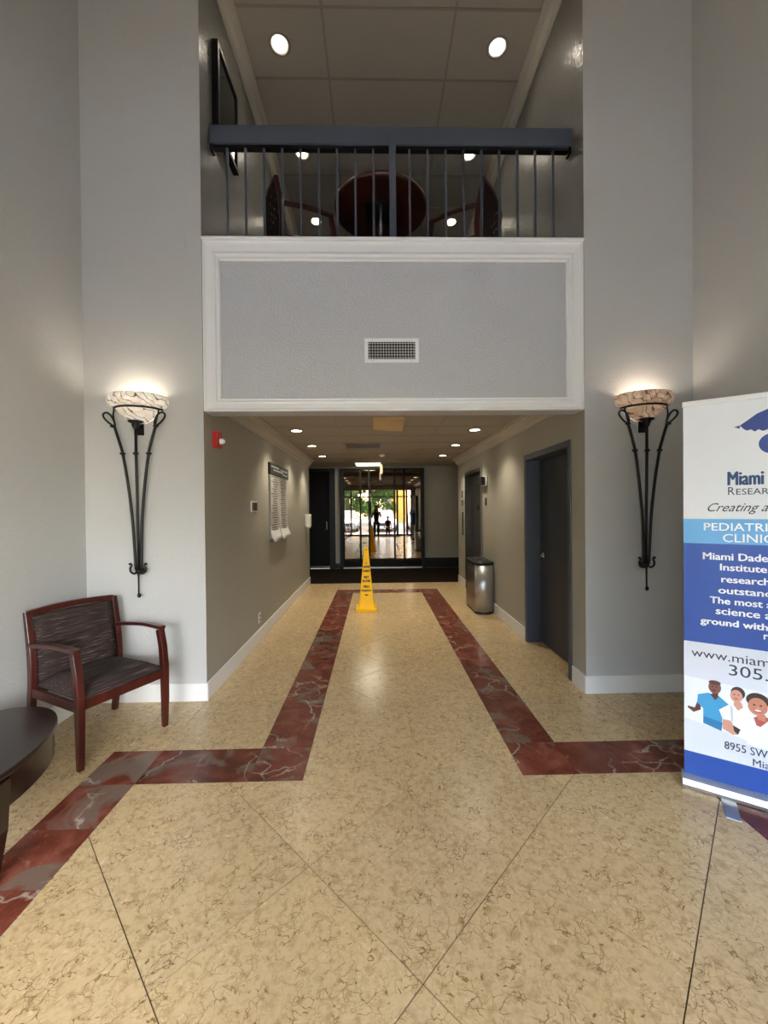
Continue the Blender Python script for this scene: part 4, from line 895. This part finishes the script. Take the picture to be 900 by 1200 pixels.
for k_ in range(1):
    for z_ in (4.2,):
        f_ = MB().box(-1.2+2*k_-.55, -1.2+2*k_+.55, 0, .06, z_, z_+1.5).build('window', M['whiteplastic'], bd); MB().box(-1.2+2*k_-.47, -1.2+2*k_+.47, .061, .07, z_+.08, z_+1.42).build('pane', M['car_glass'], f_)

# ------------------------------------------------------------------ people behind the camera, seen in the far glass
def skin(name, nodes, edges, m_, parent=None, sub=2, root=0):
    me = bpy.data.meshes.new(name); me.from_pydata([n[0] for n in nodes], edges, []); me.materials.append(m_)
    o = bpy.data.objects.new(name, me); COL.objects.link(o)
    if parent: o.parent = parent
    s = o.modifiers.new('skin', 'SKIN'); s.use_smooth_shade = True
    lay = me.skin_vertices[0] if me.skin_vertices else None
    if lay is None:
        bm = bmesh.new(); bm.from_mesh(me); bm.verts.layers.skin.verify(); bm.to_mesh(me); bm.free(); lay = me.skin_vertices[0]
    for i, n in enumerate(nodes):
        rx = n[1] if isinstance(n[1], tuple) else (n[1], n[1]); lay.data[i].radius = rx; lay.data[i].use_root = (i == root)
    ss = o.modifiers.new('sub', 'SUBSURF'); ss.levels = sub; ss.render_levels = sub
    return o
skinm = mat('skin', 'a8765a', .5); skinm2 = mat('skin light', 'c69478', .5); dark1 = mat('black shirt cloth', '17181c', .85); dark2 = mat('dark trousers cloth', '1c2230', .85); hairm = mat('dark hair', '15100d', .6); shoe = mat('black shoe leather', '101012', .4); brownc = mat('dark brown cloth', '33201a', .85)
def person(loc, s, hands, label, sk, top, bot, longhair, parentname='person'):
    """s scales a 1.65 m figure facing +y; hands: two wrist targets in local metres (before scale), None = hanging"""
    r = empty('person', loc, 0, label, 'person')
    def sc(n): return [(tuple(c*s for c in p), (rd_ if isinstance(rd_, tuple) else (rd_, rd_)) if s == 1 else tuple(q*s for q in (rd_ if isinstance(rd_, tuple) else (rd_, rd_)))) for p, rd_ in n]
    sh = 1.33; W = []
    for i, sx in enumerate((-1, 1)):
        if hands: wr = hands[i]; elb = (sx*.24, .10, 1.10)
        else: wr = (sx*.26, .04, .80); elb = (sx*.235, -.02, 1.06)
        W.append((elb, wr))
    nodes = [((0, 0, .88), (.145, .11)), ((0, -.01, 1.05), (.125, .095)), ((0, -.01, 1.22), (.145, .10)), ((0, -.01, 1.34), (.09, .07)), ((0, 0, 1.42), (.05, .052)), ((0, .015, 1.50), (.066, .078)), ((0, .015, 1.58), (.07, .085)), ((0, .01, 1.62), (.05, .06))]
    edges = [(0, 1), (1, 2), (2, 3), (3, 4), (4, 5), (5, 6), (6, 7)]
    for i, sx in enumerate((-1, 1)):
        b0 = len(nodes); elb, wr = W[i]
        nodes += [((sx*.165, -.01, sh), .056), (elb, .042), (tuple(elb[k_]*.45+wr[k_]*.55 for k_ in range(3)), .036), (wr, .027)]
        edges += [(3, b0), (b0, b0+1), (b0+1, b0+2), (b0+2, b0+3)]
        # palm and five fingers
        d = (Vector(wr)-Vector(elb)).normalized()
        if hands: d = Vector((-sx*.55, .15, .82)).normalized()
        pm = Vector(wr)+d*.05; nodes.append((tuple(pm), (.032, .018))); edges.append((b0+3, len(nodes)-1)); pi_ = len(nodes)-1
        across = Vector((-.2*sx, .9, -.1)) if not hands else Vector((0, .35, 1)).cross(Vector((0, 0, 1))).normalized()*0+Vector((.3*sx, 0, 1)).normalized()
        across = (across-d*across.dot(d)).normalized()
        curl = Vector((0, .5, 0))+Vector((-sx*.6, 0, 0))
        for f_ in range(4):
            off = (f_-1.5)*.018; L_ = (.062, .072, .068, .052)[f_]
            a = pm+d*.028+across*off; b_ = a+(d+curl*.25).normalized()*L_*.5; c_ = b_+(d+curl*.9).normalized()*L_*.5
            n0 = len(nodes); nodes += [(tuple(a), .0095), (tuple(b_), .0085), (tuple(c_), .0072)]; edges += [(pi_, n0), (n0, n0+1), (n0+1, n0+2)]
        t0 = pm-d*.02+across*-.026; t1 = t0+(across*-.7+d*.8).normalized()*.035; t2 = t1+(d+curl*.3).normalized()*.028
        n0 = len(nodes); nodes += [(tuple(t0), .012), (tuple(t1), .0105), (tuple(t2), .009)]; edges += [(pi_, n0), (n0, n0+1), (n0+1, n0+2)]
        b1 = len(nodes)
        nodes += [((sx*.085, 0, .80), .085), ((sx*.095, .012, .47), .056), ((sx*.098, -.012, .28), .05), ((sx*.10, -.02, .08), .034), ((sx*.105, .06, .035), (.036, .028)), ((sx*.11, .13, .03), (.034, .02))]
        edges += [(0, b1)]+[(b1+k_, b1+k_+1) for k_ in range(5)]
    body = skin('body', sc(nodes), edges, sk, r)
    tn_ = [((0, 0, .86), (.155, .125)), ((0, -.01, 1.05), (.14, .11)), ((0, -.01, 1.22), (.16, .118)), ((0, -.01, 1.33), (.115, .09)), ((0, -.005, 1.385), (.062, .064))]; te = [(0, 1), (1, 2), (2, 3), (3, 4)]
    for i, sx in enumerate((-1, 1)):
        b0 = len(tn_); elb, wr = W[i]; tn_ += [((sx*.165, -.01, sh), .068), (tuple(Vector((sx*.165, -.01, sh))*.35+Vector(elb)*.65), .056)]; te += [(3, b0), (b0, b0+1)]
    skin('shirt', sc(tn_), te, top, r)
    pn = [((0, 0, .88), (.158, .125))]; pe = []
    for sx in (-1, 1):
        b0 = len(pn); pn += [((sx*.087, 0, .79), .097), ((sx*.096, .012, .47), .070), ((sx*.098, -.01, .28), .062), ((sx*.10, -.015, .08), .055)]; pe += [(0, b0), (b0, b0+1), (b0+1, b0+2), (b0+2, b0+3)]
    skin('trousers', sc(pn), pe, bot, r)
    for sx in (-1, 1): skin('shoe', sc([((sx*.10, -.045, .045), (.045, .042)), ((sx*.105, .05, .042), (.046, .038)), ((sx*.112, .14, .034), (.042, .028))]), [(0, 1), (1, 2)], shoe, r, 2)
    hz = [((0, -.035, 1.60), (.078, .075)), ((0, .0, 1.635), (.062, .062))]+([((0, -.06, 1.48), (.085, .05)), ((0, -.075, 1.32), (.08, .035))] if longhair else [((0, -.05, 1.53), (.066, .045))])
    skin('hair', sc(hz), [(1, 0), (0, 2)]+([(2, 3)] if longhair else []), hairm, r)
    b = MB()
    for sx in (-1, 1): b = MB().ball((sx*.030*s, .094*s, 1.535*s), .011*s, 8); b.build('eye', hairm, r)
    MB().loft([[(-.010*s, .090*s, 1.53*s), (.010*s, .090*s, 1.53*s), (.0, .10*s, 1.53*s)], [(-.016*s, .092*s, 1.495*s), (.016*s, .092*s, 1.495*s), (0, .120*s, 1.497*s)]], 0, True).build('nose', sk, r)
    MB().ball((0, .088*s, 1.468*s), .02*s, 8, 0, (1, .4, .3)).build('mouth', mat('lips', '8a4a42', .5), r)
    for sx in (-1, 1): MB().ball((sx*.076*s, .0, 1.52*s), .028*s, 8, 0, (.35, .7, 1)).build('ear', sk, r)
    return r
person((.03, -.50, .0), .985, [(-.125, .36, 1.40), (.095, .36, 1.40)], 'adult in dark clothes holding up a phone, reflected in the far mirrored glass', skinm, dark1, dark2, False)
phn = MB().box(-.062, .016, -.028, -.018, 1.372, 1.530).build('phone', M['print_black'], bevel=.004); tag(phn, 'dark phone held upright in both hands by the photographer', 'phone')
MB().lathe([(.001, 0), (.009, 0), (.010, -.003)], n=16).build('camera_lens', M['lens'], phn).matrix_local = Matrix.Translation((0, -.0175, 1.506)) @ Matrix.Rotation(-PI/2, 4, 'X')
person((.62, -.42, .0), .66, None, 'small long-haired person standing beside the photographer, reflected in the far glass', skinm2, brownc, dark2, True)
